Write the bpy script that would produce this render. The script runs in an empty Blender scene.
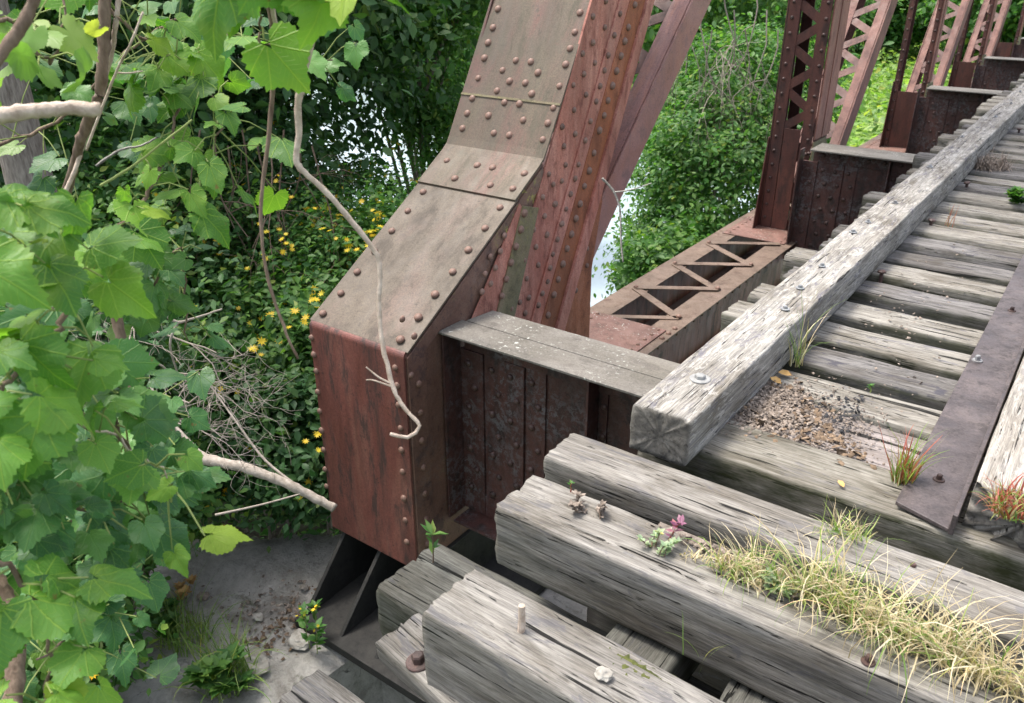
import bpy, bmesh, math, random
import numpy as np
from mathutils import Vector, Matrix, noise
R = math.radians
scn = bpy.context.scene
col = scn.collection

# ------------------------------------------------------------------ camera maths (pixel -> point on a plane)
F = 828.0; CX = 512.0; CY = 351.5; PITCH = R(25.6); YAW = R(36.0); HC = 1.45
fwd = Vector((-math.sin(YAW)*math.cos(PITCH), math.cos(YAW)*math.cos(PITCH), -math.sin(PITCH)))
rt = Vector((math.cos(YAW), math.sin(YAW), 0)); up = rt.cross(fwd)
CAM = Vector((0, 0, HC))
def ray(x, y): return fwd + rt*((x-CX)/F) + up*((CY-y)/F)
def onz(x, y, z=0.0): d = ray(x, y); return CAM + d*((z-HC)/d.z)
def onx(x, y, X): d = ray(x, y); return CAM + d*(X/d.x)
def ony(x, y, Y): d = ray(x, y); return CAM + d*(Y/d.y)
def onp(x, y, p, n): d = ray(x, y); return CAM + d*((Vector(p)-CAM).dot(Vector(n))/d.dot(Vector(n)))
def at(x, y, dist): return CAM + ray(x, y).normalized()*dist

# ------------------------------------------------------------------ object helpers
def tag(o, label=None, cat=None, group=None, kind=None):
    if label: o['label'] = label
    if cat: o['category'] = cat
    if group: o['group'] = group
    if kind: o['kind'] = kind
    return o
def empty(name, loc, label, cat, group=None):
    o = bpy.data.objects.new(name, None); col.objects.link(o); o.location = loc
    o.empty_display_size = .1
    return tag(o, label, cat, group)
def link(name, me, mat, parent=None, label=None, smooth=False):
    o = bpy.data.objects.new(name, me); col.objects.link(o)
    if mat and not me.materials: me.materials.append(mat)
    if smooth:
        me.polygons.foreach_set('use_smooth', [True]*len(me.polygons))
    if parent is not None:
        o.parent = parent
        if parent.parent is None:
            o.matrix_parent_inverse = Matrix.Translation(-parent.location)
        else:
            o.matrix_parent_inverse = Matrix.Identity(4) @ Matrix.Translation(-parent.location)
    if label: o['label'] = label
    return o
def bmlink(name, bm, mat, parent=None, label=None, smooth=False, bevel=0):
    bmesh.ops.recalc_face_normals(bm, faces=bm.faces)
    me = bpy.data.meshes.new(name); bm.to_mesh(me); bm.free()
    o = link(name, me, mat, parent, label, smooth)
    if bevel:
        m = o.modifiers.new('bevel', 'BEVEL'); m.width = bevel; m.segments = 2; m.limit_method = 'ANGLE'
    return o
def box(bm, x0, x1, y0, y1, z0, z1):
    v = [bm.verts.new(p) for p in ((x0,y0,z0),(x1,y0,z0),(x1,y1,z0),(x0,y1,z0),(x0,y0,z1),(x1,y0,z1),(x1,y1,z1),(x0,y1,z1))]
    for f in ((0,1,2,3),(4,5,6,7),(0,1,5,4),(1,2,6,5),(2,3,7,6),(3,0,4,7)): bm.faces.new([v[i] for i in f])
def prism(bm, pts, off):
    """closed polygon pts (3D) extruded by vector off"""
    a = [bm.verts.new(p) for p in pts]; b = [bm.verts.new(Vector(p)+Vector(off)) for p in pts]
    bm.faces.new(a); bm.faces.new(b[::-1]); n = len(a)
    for i in range(n): bm.faces.new((a[i], a[(i+1)%n], b[(i+1)%n], b[i]))
def yz(bm, pts, x0, x1): prism(bm, [(x0, p[0], p[1]) for p in pts], (x1-x0, 0, 0))
def bar(bm, p, q, w, t, n):
    """flat bar from p to q, width w, thickness t along n"""
    p = Vector(p); q = Vector(q); n = Vector(n).normalized(); d = (q-p).normalized(); s = d.cross(n).normalized()*(w/2)
    prism(bm, [p-s, p+s, q+s, q-s], n*t)
def tube(bm, pts, radii, sides=8, cap=True):
    pts = [Vector(p) for p in pts]; rings = []
    ref = Vector((0.3, 0.2, 0.9)); n = len(pts)
    for i, p in enumerate(pts):
        d = (pts[min(i+1, n-1)]-pts[max(i-1, 0)]).normalized()
        a = d.cross(ref)
        if a.length < .1: a = d.cross(Vector((1, 0, 0)))
        a.normalize(); b = d.cross(a)
        r = radii[i] if hasattr(radii, '__len__') else radii
        rings.append([bm.verts.new(p+(a*math.cos(2*math.pi*k/sides)+b*math.sin(2*math.pi*k/sides))*r) for k in range(sides)])
    for i in range(n-1):
        for k in range(sides):
            bm.faces.new((rings[i][k], rings[i][(k+1)%sides], rings[i+1][(k+1)%sides], rings[i+1][k]))
    if cap: bm.faces.new(rings[0][::-1]); bm.faces.new(rings[-1])
def smooth_path(pts, sub=6):
    pts = [Vector(p) for p in pts]; out = []
    n = len(pts)
    for i in range(n-1):
        p0, p1, p2, p3 = pts[max(i-1,0)], pts[i], pts[i+1], pts[min(i+2,n-1)]
        for k in range(sub):
            t = k/sub
            out.append(.5*((2*p1)+(p2-p0)*t+(2*p0-5*p1+4*p2-p3)*t*t+(3*p1-p0-3*p2+p3)*t**3))
    out.append(pts[-1]); return out

# ------------------------------------------------------------------ materials
def newmat(name):
    m = bpy.data.materials.new(name); m.use_nodes = True
    nt = m.node_tree; nt.nodes.clear()
    out = nt.nodes.new('ShaderNodeOutputMaterial'); b = nt.nodes.new('ShaderNodeBsdfPrincipled')
    nt.links.new(b.outputs[0], out.inputs[0])
    return m, nt, b, out
class NB:
    def __init__(s, nt): s.nt = nt
    def n(s, t, **kw):
        x = s.nt.nodes.new(t)
        for k, v in kw.items(): setattr(x, k, v)
        return x
    def l(s, a, b): s.nt.links.new(a, b)
    def coords(s, rnd=True):
        tc = s.n('ShaderNodeTexCoord')
        if not rnd: return tc.outputs['Object']
        oi = s.n('ShaderNodeObjectInfo'); m = s.n('ShaderNodeMath', operation='MULTIPLY'); m.inputs[1].default_value = 37.
        s.l(oi.outputs['Random'], m.inputs[0]); a = s.n('ShaderNodeVectorMath', operation='ADD')
        s.l(tc.outputs['Object'], a.inputs[0]); s.l(m.outputs[0], a.inputs[1]); return a.outputs[0]
    def noise(s, vec, scale, detail=4, rough=.6, sc=(1,1,1), dist=0):
        mp = s.n('ShaderNodeMapping'); mp.inputs['Scale'].default_value = sc; s.l(vec, mp.inputs[0])
        t = s.n('ShaderNodeTexNoise'); t.inputs['Scale'].default_value = scale; t.inputs['Detail'].default_value = detail
        t.inputs['Roughness'].default_value = rough; t.inputs['Distortion'].default_value = dist
        s.l(mp.outputs[0], t.inputs['Vector']); return t.outputs[0]
    def ramp(s, f, stops, interp='LINEAR'):
        r = s.n('ShaderNodeValToRGB'); r.color_ramp.interpolation = interp; e = r.color_ramp.elements
        while len(e) < len(stops): e.new(.5)
        for x, (p, c) in zip(e, stops):
            x.position = p; x.color = (c[0], c[1], c[2], 1) if hasattr(c, '__len__') else (c, c, c, 1)
        s.l(f, r.inputs[0]); return r.outputs[0]
    def mix(s, f, a, b, mode='MIX'):
        m = s.n('ShaderNodeMix', data_type='RGBA', blend_type=mode)
        for sock, v in ((m.inputs[0], f), (m.inputs[6], a), (m.inputs[7], b)):
            if hasattr(v, 'is_output') or hasattr(v, 'links'): s.l(v, sock)
            elif hasattr(v, '__len__'): sock.default_value = (*v[:3], 1)
            else: sock.default_value = v
        return m.outputs[2]
    def math(s, op, a, b=0., c=0.):
        m = s.n('ShaderNodeMath', operation=op)
        for i, v in enumerate((a, b, c)):
            if hasattr(v, 'links'): s.l(v, m.inputs[i])
            else: m.inputs[i].default_value = v
        return m.outputs[0]
    def bump(s, h, st, dist, bsdf, prev=None):
        b = s.n('ShaderNodeBump'); b.inputs['Strength'].default_value = st; b.inputs['Distance'].default_value = dist
        s.l(h, b.inputs['Height'])
        if prev: s.l(prev, b.inputs['Normal'])
        if bsdf: s.l(b.outputs[0], bsdf.inputs['Normal'])
        return b.outputs[0]

def wood(name, light, mid, dark, stain=(.10,.10,.13), stain_amt=.5, moss=0., chip=0.):
    m, nt, b, out = newmat(name); N = NB(nt); v = N.coords()
    light = (light[0]*.84, light[1]*.815, light[2]*.79); mid = (mid[0]*.64, mid[1]*.615, mid[2]*.585)
    g = N.noise(v, 1, 8, .72, (2.6, 105, 105), .12)
    g2 = N.noise(v, 1, 6, .7, (14, 330, 330))
    big = N.noise(v, 1, 5, .65, (2.4, 7, 7), .8)
    c = N.ramp(g, [(.34, dark), (.46, mid), (.60, light)])
    c = N.mix(.45, c, N.ramp(g2, [(.38, dark), (.56, light)]))
    c = N.mix(1., c, N.ramp(big, [(.32, (.50,.47,.43)), (.58, (1.,1.,1.))]), 'MULTIPLY')
    st = N.noise(v, 1, 7, .75, (5, 18, 18), 1.2)
    sf = N.ramp(st, [(.56, 0.), (.61, stain_amt)])
    c = N.mix(sf, c, stain)
    # dark checks running with the grain, and short pits
    ck = N.noise(v, 1, 4, .55, (1.6, 46, 46), .25); ck2 = N.noise(v, 1, 3, .6, (9, 95, 95), .1)
    cf = N.math('MAXIMUM', N.ramp(ck, [(.628, 0.), (.652, 1.)]), N.ramp(ck2, [(.655, 0.), (.69, .9)]))
    c = N.mix(cf, c, tuple(x*.2 for x in dark))
    if chip:
        cp = N.noise(v, 1, 6, .75, (10, 34, 34), .6); c = N.mix(N.ramp(cp, [(.54, 0.), (.565, chip)]), c, (.56,.54,.50))
        cp2 = N.noise(v, 1, 6, .75, (8, 26, 26), .9); c = N.mix(N.ramp(cp2, [(.57, 0.), (.59, chip)]), c, (.12,.115,.135))
    if moss:
        mn = N.noise(v, 1, 5, .7, (3, 9, 9)); geo = N.n('ShaderNodeNewGeometry'); sp = N.n('ShaderNodeSeparateXYZ'); N.l(geo.outputs['Normal'], sp.inputs[0])
        side = N.math('MULTIPLY', N.ramp(N.math('ABSOLUTE', sp.outputs[2]), [(.3, 1.), (.8, .10)]), N.ramp(mn, [(.38, 0.), (.6, moss)]))
        c = N.mix(side, c, (.032,.037,.015))  # moss green on side faces, kept dark to paint in their shade too
    tcn = N.n('ShaderNodeTexCoord'); se = N.n('ShaderNodeSeparateXYZ'); N.l(tcn.outputs['Normal'], se.inputs[0])
    ef = N.ramp(N.math('ABSOLUTE', se.outputs[0]), [(.55, 0.), (.85, 1.)])
    en = N.noise(v, 1, 6, .7, (2, 26, 26), 1.2)
    c = N.mix(ef, c, N.ramp(en, [(.3, tuple(x*.4 for x in dark)), (.5, tuple(x*.6 for x in mid)), (.7, tuple(x*.45 for x in light))]))
    N.l(c, b.inputs['Base Color']); b.inputs['Roughness'].default_value = .92; b.inputs['Specular IOR Level'].default_value = .2
    p = N.bump(g, .5, .005, None); p = N.bump(N.math('SUBTRACT', 1., cf), .9, .007, None, p)
    N.bump(g2, .6, .002, b, p)
    return m

def steel(name, a, bcol, c3, dark, streak=(1,1,1), flake=0., lichen=0., rough=.62, sc=1., yellow=0.):
    m, nt, b, out = newmat(name); N = NB(nt); v = N.coords(False)
    n1 = N.noise(v, 3.2*sc, 7, .68, streak, .6); n2 = N.noise(v, 9*sc, 7, .72, streak); n3 = N.noise(v, 60, 5, .7)
    c = N.ramp(n1, [(.36, a), (.52, bcol), (.66, c3)])
    c = N.mix(N.ramp(n2, [(.53, 0.), (.62, .8)]), c, dark); nf = N.noise(v, 130, 4, .7); c = N.mix(1., c, N.ramp(nf, [(.35, .72), (.62, 1.12)]), 'MULTIPLY')
    c = N.mix(N.ramp(n3, [(.5, 0.), (.75, .5)]), c, tuple(x*.55 for x in a))
    rn = N.noise(v, 7*sc, 5, .7, (1.6, 1.6, .18), .3); c = N.mix(N.ramp(rn, [(.52, 0.), (.66, .55)]), c, dark)
    pt = N.noise(v, 26*sc, 5, .75); c = N.mix(N.ramp(pt, [(.60, 0.), (.66, .65)]), c, tuple(x*.6 for x in dark)); c = N.mix(N.ramp(pt, [(.30, .45), (.38, 0.)]), c, c3)
    n5 = N.noise(v, 2.1*sc, 3, .5, streak, .4)
    c = N.mix(1., c, N.ramp(n5, [(.3, .72), (.65, 1.08)]), 'MULTIPLY')
    if flake:
        n4 = N.noise(v, 30, 8, .8, (1,1,1), .4); n4b = N.noise(v, 3.2, 3, .6); c = N.mix(N.math('MULTIPLY', N.ramp(n4, [(.50, 0.), (.54, flake)]), N.ramp(n4b, [(.45, .15), (.58, 1.)])), c, (.13,.125,.13))
    if lichen:
        n6 = N.noise(v, 48, 4, .6); n7 = N.noise(v, 4, 3, .5)
        c = N.mix(N.math('MULTIPLY', N.ramp(n6, [(.60, 0.), (.66, lichen)]), N.ramp(n7, [(.42, 0.), (.6, 1.)])), c, (.45,.46,.42))
    if yellow:
        n8 = N.noise(v, 30, 5, .7); n9 = N.noise(v, 3, 2, .5)
        c = N.mix(N.math('MULTIPLY', N.ramp(n8, [(.54, 0.), (.62, yellow)]), N.ramp(n9, [(.5, 0.), (.62, 1.)])), c, (.32,.29,.07))
    N.l(c, b.inputs['Base Color']); b.inputs['Roughness'].default_value = rough
    N.l(N.ramp(n2, [(.3, rough-.12), (.7, min(.95, rough+.2))]), b.inputs['Roughness'])
    p = N.bump(n2, .35, .004, None); N.bump(n3, .4, .0015, b, p)
    return m

def leafmat(name, c1, c2, c3, trans=.45, veins=False, rough=.5, gloss=.4):
    m, nt, b, out = newmat(name); N = NB(nt)
    geo = N.n('ShaderNodeNewGeometry')
    c = N.ramp(geo.outputs['Random Per Island'], [(0., c1), (.5, c2), (.93, c3), (1., (c3[0]*1.5, c3[1]*1.05, c3[2]*.7))])
    v = N.coords(False); n = N.noise(v, 2.0, 3, .5); c = N.mix(1., c, N.ramp(n, [(.3, .75), (.7, 1.15)]), 'MULTIPLY')
    if veins:
        uv = N.n('ShaderNodeUVMap'); sp = N.n('ShaderNodeSeparateXYZ'); N.l(uv.outputs[0], sp.inputs[0])
        x = N.math('SUBTRACT', sp.outputs[0], .5); y = N.math('SUBTRACT', sp.outputs[1], .15)
        ang = N.math('ARCTAN2', x, y); r = N.math('SQRT', N.math('ADD', N.math('MULTIPLY', x, x), N.math('MULTIPLY', y, y)))
        pa = N.math('PINGPONG', N.math('ADD', ang, 10*.62), .31)
        d = N.math('MULTIPLY', N.math('SINE', pa), r)
        f = N.ramp(d, [(.004, 1.), (.016, 0.)])
        # side veins: chevrons about each main vein
        w = N.math('SINE', N.math('MULTIPLY', N.math('SUBTRACT', N.math('MULTIPLY', r, 1.), N.math('MULTIPLY', d, .9)), 78.))
        f2 = N.ramp(w, [(.88, 0.), (1., .5)])
        ff = N.math('MAXIMUM', f, f2)
        c = N.mix(N.math('MULTIPLY', ff, .55), c, (c3[0]*1.7, c3[1]*1.35, c3[2]*1.6))
        n2 = N.noise(v, 18, 3, .5)
        bs = N.noise(v, 30, 4, .7); c = N.mix(N.ramp(bs, [(.66, 0.), (.70, .8)]), c, (.20,.13,.04)); ys = N.noise(v, 7, 3, .6); c = N.mix(N.ramp(ys, [(.55, 0.), (.75, .5)]), c, (c3[0]*1.6, c3[1]*1.1, c3[2]))
        p = N.bump(N.math('SUBTRACT', 1., ff), .5, .004, None); N.bump(n2, .5, .006, b, p)
    N.l(c, b.inputs['Base Color']); b.inputs['Roughness'].default_value = rough; b.inputs['Specular IOR Level'].default_value = gloss
    t = N.n('ShaderNodeBsdfTranslucent'); tc = N.mix(1., c, (1.25, 1.5, .6), 'MULTIPLY'); N.l(tc, t.inputs[0])
    ms = N.n('ShaderNodeMixShader'); ms.inputs[0].default_value = trans; N.l(b.outputs[0], ms.inputs[1]); N.l(t.outputs[0], ms.inputs[2])
    N.l(ms.outputs[0], out.inputs[0]); return m

def plain(name, c1, c2, scale=20, rough=.85, bump=.3, sc=(1,1,1), isl=False):
    m, nt, b, out = newmat(name); N = NB(nt); v = N.coords()
    n = N.noise(v, scale, 5, .65, sc)
    c = N.ramp(n, [(.32, c1), (.66, c2)])
    if isl:
        geo = N.n('ShaderNodeNewGeometry'); c = N.mix(1., c, N.ramp(geo.outputs['Random Per Island'], [(0., .55), (1., 1.3)]), 'MULTIPLY')
    N.l(c, b.inputs['Base Color']); b.inputs['Roughness'].default_value = rough; b.inputs['Specular IOR Level'].default_value = .3
    N.bump(n, bump, .01, b); return m

M = {}
M['tie'] = wood('weathered_tie', (0.448,0.437,0.403), (0.280,0.269,0.246), (0.101,0.095,0.084), stain_amt=.55, moss=.75)
M['tie_dark'] = wood('stained_tie', (.30,.295,.295), (.19,.185,.185), (.07,.068,.068), (.06,.058,.075), .8, moss=.7)
M['tie_dusty'] = wood('dusty_tie', (.44,.40,.39), (.38,.345,.34), (.16,.145,.14), (.22,.19,.19), .3, moss=.6)
M['tie_green'] = wood('mossy_tie', (.37,.355,.32), (.23,.22,.19), (.08,.078,.06), stain_amt=.3, moss=1.)
M['near'] = wood('silver_timber', (0.399,0.389,0.366), (0.257,0.247,0.233), (0.095,0.090,0.085), (0.095,0.095,0.114), .45, moss=.18)
M['low'] = wood('shade_toned_timber', (.20,.205,.19), (.13,.13,.12), (.05,.05,.045), (.05,.05,.06), .5, moss=.5)  # darker wood colour stands in for shade below the near timbers
M['dark_screen'] = wood('dark_screen_plank', (.07,.065,.06), (.045,.042,.04), (.02,.018,.017), stain_amt=.2)  # near-black so the gaps under the deck look shaded
M['guard'] = wood('flaking_guard', (.50,.49,.46), (.31,.30,.28), (.13,.125,.12), (.14,.135,.16), .75, moss=.1, chip=.4)
M['bleached'] = wood('bleached_timber', (.56,.54,.50), (.40,.385,.36), (.15,.14,.13), (.2,.19,.18), .2, chip=.3)
M['cover'] = steel('brown_cover_paint', (0.089,0.066,0.045), (0.122,0.094,0.066), (0.142,0.096,0.073), (0.073,0.058,0.044), (1, .5, .5), rough=.6)
M['cover_pink'] = steel('brown_pink_paint', (0.115,0.091,0.059), (0.119,0.081,0.056), (0.143,0.070,0.053), (0.084,0.073,0.049), (1.8, .5, .3), rough=.6, sc=.8)
M['endface'] = steel('red_streaked_paint', (0.146,0.052,0.040), (0.198,0.069,0.053), (0.232,0.099,0.073), (0.047,0.033,0.029), (1.6, 1.6, .35), rough=.5)
M['pink'] = steel('faded_pink_paint', (.38,.125,.085), (.46,.19,.14), (.54,.26,.20), (.22,.07,.05), (1, 1.6, .5), rough=.62, sc=1.3)
M['orange'] = steel('orange_rust', (.27,.085,.035), (.34,.11,.048), (.42,.16,.09), (.18,.06,.03), (1, 1, .5), rough=.7)
M['olive'] = steel('olive_lichen_paint', (.15,.125,.06), (.19,.16,.085), (.23,.16,.10), (.10,.085,.045), yellow=.3)
M['sidebox'] = steel('yellow_lichen_paint', (0.145,0.072,0.051), (0.187,0.102,0.072), (0.221,0.128,0.085), (0.076,0.043,0.038), flake=.25, yellow=.9)
M['purple'] = steel('purple_faded_paint', (.34,.15,.115), (.36,.18,.165), (.48,.20,.14), (.24,.13,.12), (3, .5, .5), rough=.5, sc=1.2)
M['darkweb'] = steel('dark_flaking_web', (.060,.026,.022), (.085,.033,.027), (.11,.045,.036), (.025,.018,.017), (1, 1, .6), flake=.7, rough=.55)
M['beamtop'] = steel('grey_flange', (0.145,0.132,0.109), (0.191,0.175,0.152), (0.224,0.208,0.185), (0.112,0.099,0.086), (.5, 1, 1), lichen=.9, rough=.6)
M['chord'] = steel('brown_chord', (0.145,0.098,0.070), (0.187,0.132,0.098), (0.221,0.153,0.119), (0.102,0.064,0.047), rough=.65)
M['batten'] = steel('batten_lichen', (0.170,0.085,0.068), (0.212,0.111,0.089), (0.238,0.136,0.111), (0.119,0.068,0.051), lichen=.9)
M['post'] = steel('shade_darkened_post', (0.082,0.031,0.025), (0.121,0.043,0.033), (0.164,0.062,0.043), (0.043,0.023,0.020), (1, 1, .4), rough=.55)  # red darkened in colour for post faces turned from the light
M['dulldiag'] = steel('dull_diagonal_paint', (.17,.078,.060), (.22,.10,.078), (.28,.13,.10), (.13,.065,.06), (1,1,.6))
M['postpink'] = steel('post_paint_lit_tone', (.24,.10,.072), (.30,.135,.10), (.34,.17,.125), (.16,.07,.055), (1, 1, .4))  # lighter copy of the post red, sunlight put into the colour
M['rivet'] = steel('rivet_rust', (.19,.105,.075), (.24,.14,.105), (.28,.17,.13), (.12,.07,.055), rough=.55)
M['darkrivet'] = steel('dark_rivet_rust', (.06,.035,.03), (.085,.045,.038), (.13,.08,.07), (.035,.022,.02), rough=.5)
M['railplate'] = steel('purple_brown_plate', (.075,.060,.060), (.10,.08,.078), (.14,.112,.105), (.045,.037,.037), rough=.45, sc=2)
M['black'] = steel('shade_black_bearing', (.014,.014,.013), (.020,.019,.017), (.030,.027,.024), (.009,.009,.009), rough=.7)  # near-black colour stands in for deep shadow under the end post
M['bolt'] = steel('galvanised_bolt', (.20,.21,.22), (.28,.29,.30), (.34,.35,.36), (.13,.12,.12), rough=.5)
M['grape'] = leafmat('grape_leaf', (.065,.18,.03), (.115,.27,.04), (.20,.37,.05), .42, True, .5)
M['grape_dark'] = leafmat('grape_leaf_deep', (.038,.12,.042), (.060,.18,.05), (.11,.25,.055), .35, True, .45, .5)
M['leaf_mid'] = leafmat('shrub_leaf', (.05,.14,.035), (.085,.20,.045), (.15,.28,.06), .4)
M['leaf_dark'] = leafmat('shade_toned_leaf', (.032,.095,.032), (.05,.13,.04), (.08,.17,.045), .3)  # darker leaf green with the undergrowth's shade put into the colour
M['leaf_bright'] = leafmat('bright_leaf', (0.051,0.145,0.038), (0.085,0.212,0.051), (0.162,0.289,0.068), .45)
M['leaf_yellow'] = leafmat('pale_leaf', (.12,.22,.06), (.20,.32,.08), (.30,.40,.12), .45)
M['petal'] = leafmat('yellow_petal', (.70,.48,.02), (.80,.58,.03), (.85,.68,.05), .3)
M['grassgreen'] = leafmat('green_blade', (.12,.22,.05), (.20,.30,.07), (.34,.40,.12), .4)
M['straw'] = leafmat('straw_blade', (.36,.27,.16), (.56,.46,.30), (.74,.67,.51), .3)
M['redweed'] = leafmat('red_weed', (.30,.07,.06), (.42,.13,.09), (.20,.28,.08), .35)
M['purpleweed'] = leafmat('purple_weed', (.16,.05,.11), (.25,.09,.17), (.32,.15,.22), .35)
M['paleweed'] = leafmat('pale_weed', (.25,.33,.22), (.32,.42,.27), (.45,.5,.3), .35)
M['stem'] = plain('vine_bark', (.10,.065,.045), (.24,.175,.13), 60, .85, .5, (1,1,.3))
M['greenstem'] = plain('green_stem', (.16,.22,.06), (.26,.30,.10), 30, .7, .1)
M['palestem'] = plain('bare_stem', (.34,.26,.20), (.58,.48,.40), 50, .8, .5)
M['deadwood'] = plain('dead_twig', (.22,.185,.15), (.40,.35,.30), 40, .85, .4)
M['bark'] = plain('tree_bark', (0.128,0.102,0.088), (0.323,0.281,0.246), 22, .95, 1., (3,3,.5))
M['litter'] = plain('litter', (.13,.10,.08), (.34,.285,.24), 60, .95, .5, isl=True)
M['dirt'] = plain('dry_dirt', (.10,.08,.065), (.24,.205,.175), 45, .97, .8)
M['moss'] = plain('moss', (.035,.045,.012), (.11,.12,.035), 60, .97, 1.)
M['leafscrap'] = plain('leaf_scrap', (.09,.06,.04), (.25,.18,.12), 50, .95, .5, isl=True)
M['coal'] = plain('black_crumbs', (.02,.02,.022), (.05,.05,.055), 60, .8, .5)
M['near_bolt'] = plain('dull_zinc', (.20,.20,.20), (.33,.33,.32), 40, .8, .4)
M['stone'] = plain('pale_stone', (.24,.22,.19), (.44,.42,.38), 25, .9, .5)
M['board'] = plain('dusty_board', (.19,.17,.165), (.31,.285,.28), 9, .9, .5)
M['deadleaf'] = plain('dead_leaf', (.42,.24,.08), (.60,.38,.15), 25, .8, .3)

# ------------------------------------------------------------------ world, sun, camera
w = bpy.data.worlds.new('World'); scn.world = w; w.use_nodes = True
nt = w.node_tree; nt.nodes.clear()
sky = nt.nodes.new('ShaderNodeTexSky'); sky.sky_type = 'NISHITA'; sky.sun_disc = False
SUN_EL, SUN_AZ = R(68), R(-98)      # azimuth from +Y, negative = towards -X
sky.sun_elevation = SUN_EL; sky.sun_rotation = SUN_AZ; sky.air_density = 1.; sky.dust_density = 4.; sky.ozone_density = .6
bg = nt.nodes.new('ShaderNodeBackground'); bg.inputs[1].default_value = .15
wo = nt.nodes.new('ShaderNodeOutputWorld'); hs = nt.nodes.new('ShaderNodeHueSaturation'); hs.inputs['Saturation'].default_value = .55; nt.links.new(sky.outputs[0], hs.inputs['Color']); nt.links.new(hs.outputs[0], bg.inputs[0]); nt.links.new(bg.outputs[0], wo.inputs[0])
sl = bpy.data.lights.new('sun', 'SUN'); sl.energy = 1.5; sl.angle = R(14); sl.color = (1, .94, .84)
so = bpy.data.objects.new('sun', sl); col.objects.link(so)
sd = Vector((math.sin(SUN_AZ)*math.cos(SUN_EL), math.cos(SUN_AZ)*math.cos(SUN_EL), math.sin(SUN_EL)))
so.rotation_euler = sd.to_track_quat('Z', 'Y').to_euler(); so.location = sd*30
cd = bpy.data.cameras.new('camera'); co = bpy.data.objects.new('camera', cd); col.objects.link(co); scn.camera = co
cd.sensor_width = 36; cd.lens = 36*F/1024; cd.clip_start = .05; cd.clip_end = 3000
co.matrix_world = Matrix((( rt.x, up.x, -fwd.x, CAM.x), (rt.y, up.y, -fwd.y, CAM.y), (rt.z, up.z, -fwd.z, CAM.z), (0,0,0,1)))
cd.dof.use_dof = True; cd.dof.focus_distance = 2.9; cd.dof.aperture_fstop = 7.
scn.view_settings.view_transform = 'Standard'; scn.view_settings.look = 'None'; scn.view_settings.gamma = 1
scn.view_settings.exposure = 1.45
scn.cycles.max_bounces = 6; scn.cycles.transparent_max_bounces = 4

# ------------------------------------------------------------------ terrain, river
SQ = math.sqrt(1+.45**2)
def shore(x, y): return (y-(10-.45*x))/SQ
def sst(t): t = min(1, max(0, t)); return t*t*(3-2*t)
def ground_h(x, y):
    s = shore(x, y)
    if s < 0: z = -6.6+4.0*sst((-s)/10.)
    elif s < 17: z = -6.6-1.2*sst(min(s, 17-s)/3.)
    else: z = -6.6+1.3*sst((s-17)/4.)+min(6., (s-21)*.03 if s > 21 else 0)
    z += 2.2*sst((-y-.2)/2.5)*sst((4-abs(x))/2.5)
    if not (0 < s < 17): z += .22*noise.noise(Vector((x*.5, y*.5, 0)))+.5*noise.noise(Vector((x*.08, y*.08, 3)))*min(1, abs(s)/6)
    return z
def ground():
    n = 190; t = np.linspace(-1, 1, n); c = np.sinh(t*5.2)/np.sinh(5.2)*700
    bm = bmesh.new(); g = [[bm.verts.new((x-8, y+8, ground_h(x-8, y+8))) for x in c] for y in c]
    for j in range(n-1):
        for i in range(n-1): bm.faces.new((g[j][i], g[j][i+1], g[j+1][i+1], g[j+1][i]))
    m, nt_, b, out = newmat('bank_ground'); N = NB(nt_); v = N.coords(False)
    n1 = N.noise(v, .7, 6, .6); n2 = N.noise(v, 9, 6, .7); sp = N.n('ShaderNodeSeparateXYZ'); N.l(v, sp.inputs[0])
    cc = N.mix(N.ramp(n1, [(.35, 0.), (.6, 1.)]), N.ramp(n2, [(.3, (.035,.026,.018)), (.7, (.09,.07,.045))]), N.ramp(n2, [(.3, (.035,.07,.02)), (.7, (.09,.14,.04))]))
    far = N.ramp(N.math('DIVIDE', N.math('ADD', sp.outputs[1], N.math('MULTIPLY', sp.outputs[0], .45)), 60.), [(.42, 0.), (.48, 1.)])
    cc = N.mix(far, cc, N.ramp(N.noise(v, 1.5, 6, .7), [(.3, (.12,.22,.045)), (.7, (.27,.36,.10))]))
    N.l(cc, b.inputs['Base Color']); b.inputs['Roughness'].default_value = 1; N.bump(n2, .8, .08, b)
    o = bmlink('ground', bm, m, smooth=True); tag(o, 'sloping river bank of bare soil and low green cover', 'ground', kind='structure')
ground()
bm = bmesh.new(); v = [bm.verts.new(p) for p in ((-300,-150,-6.5),(200,-150,-6.5),(200,250,-6.5),(-300,250,-6.5))]; bm.faces.new(v)
m, nt_, b, out = newmat('river_water'); N = NB(nt_)
b.inputs['Base Color'].default_value = (.33,.40,.42,1); b.inputs['Roughness'].default_value = .12; b.inputs['IOR'].default_value = 1.5
b.inputs['Specular IOR Level'].default_value = .9
N.bump(N.noise(N.coords(False), 2.5, 4, .6, (1, 2.2, 1)), .25, .05, b)
tag(bmlink('river', bm, m), 'pale bright river seen between the trees', 'river', kind='structure')

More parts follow.
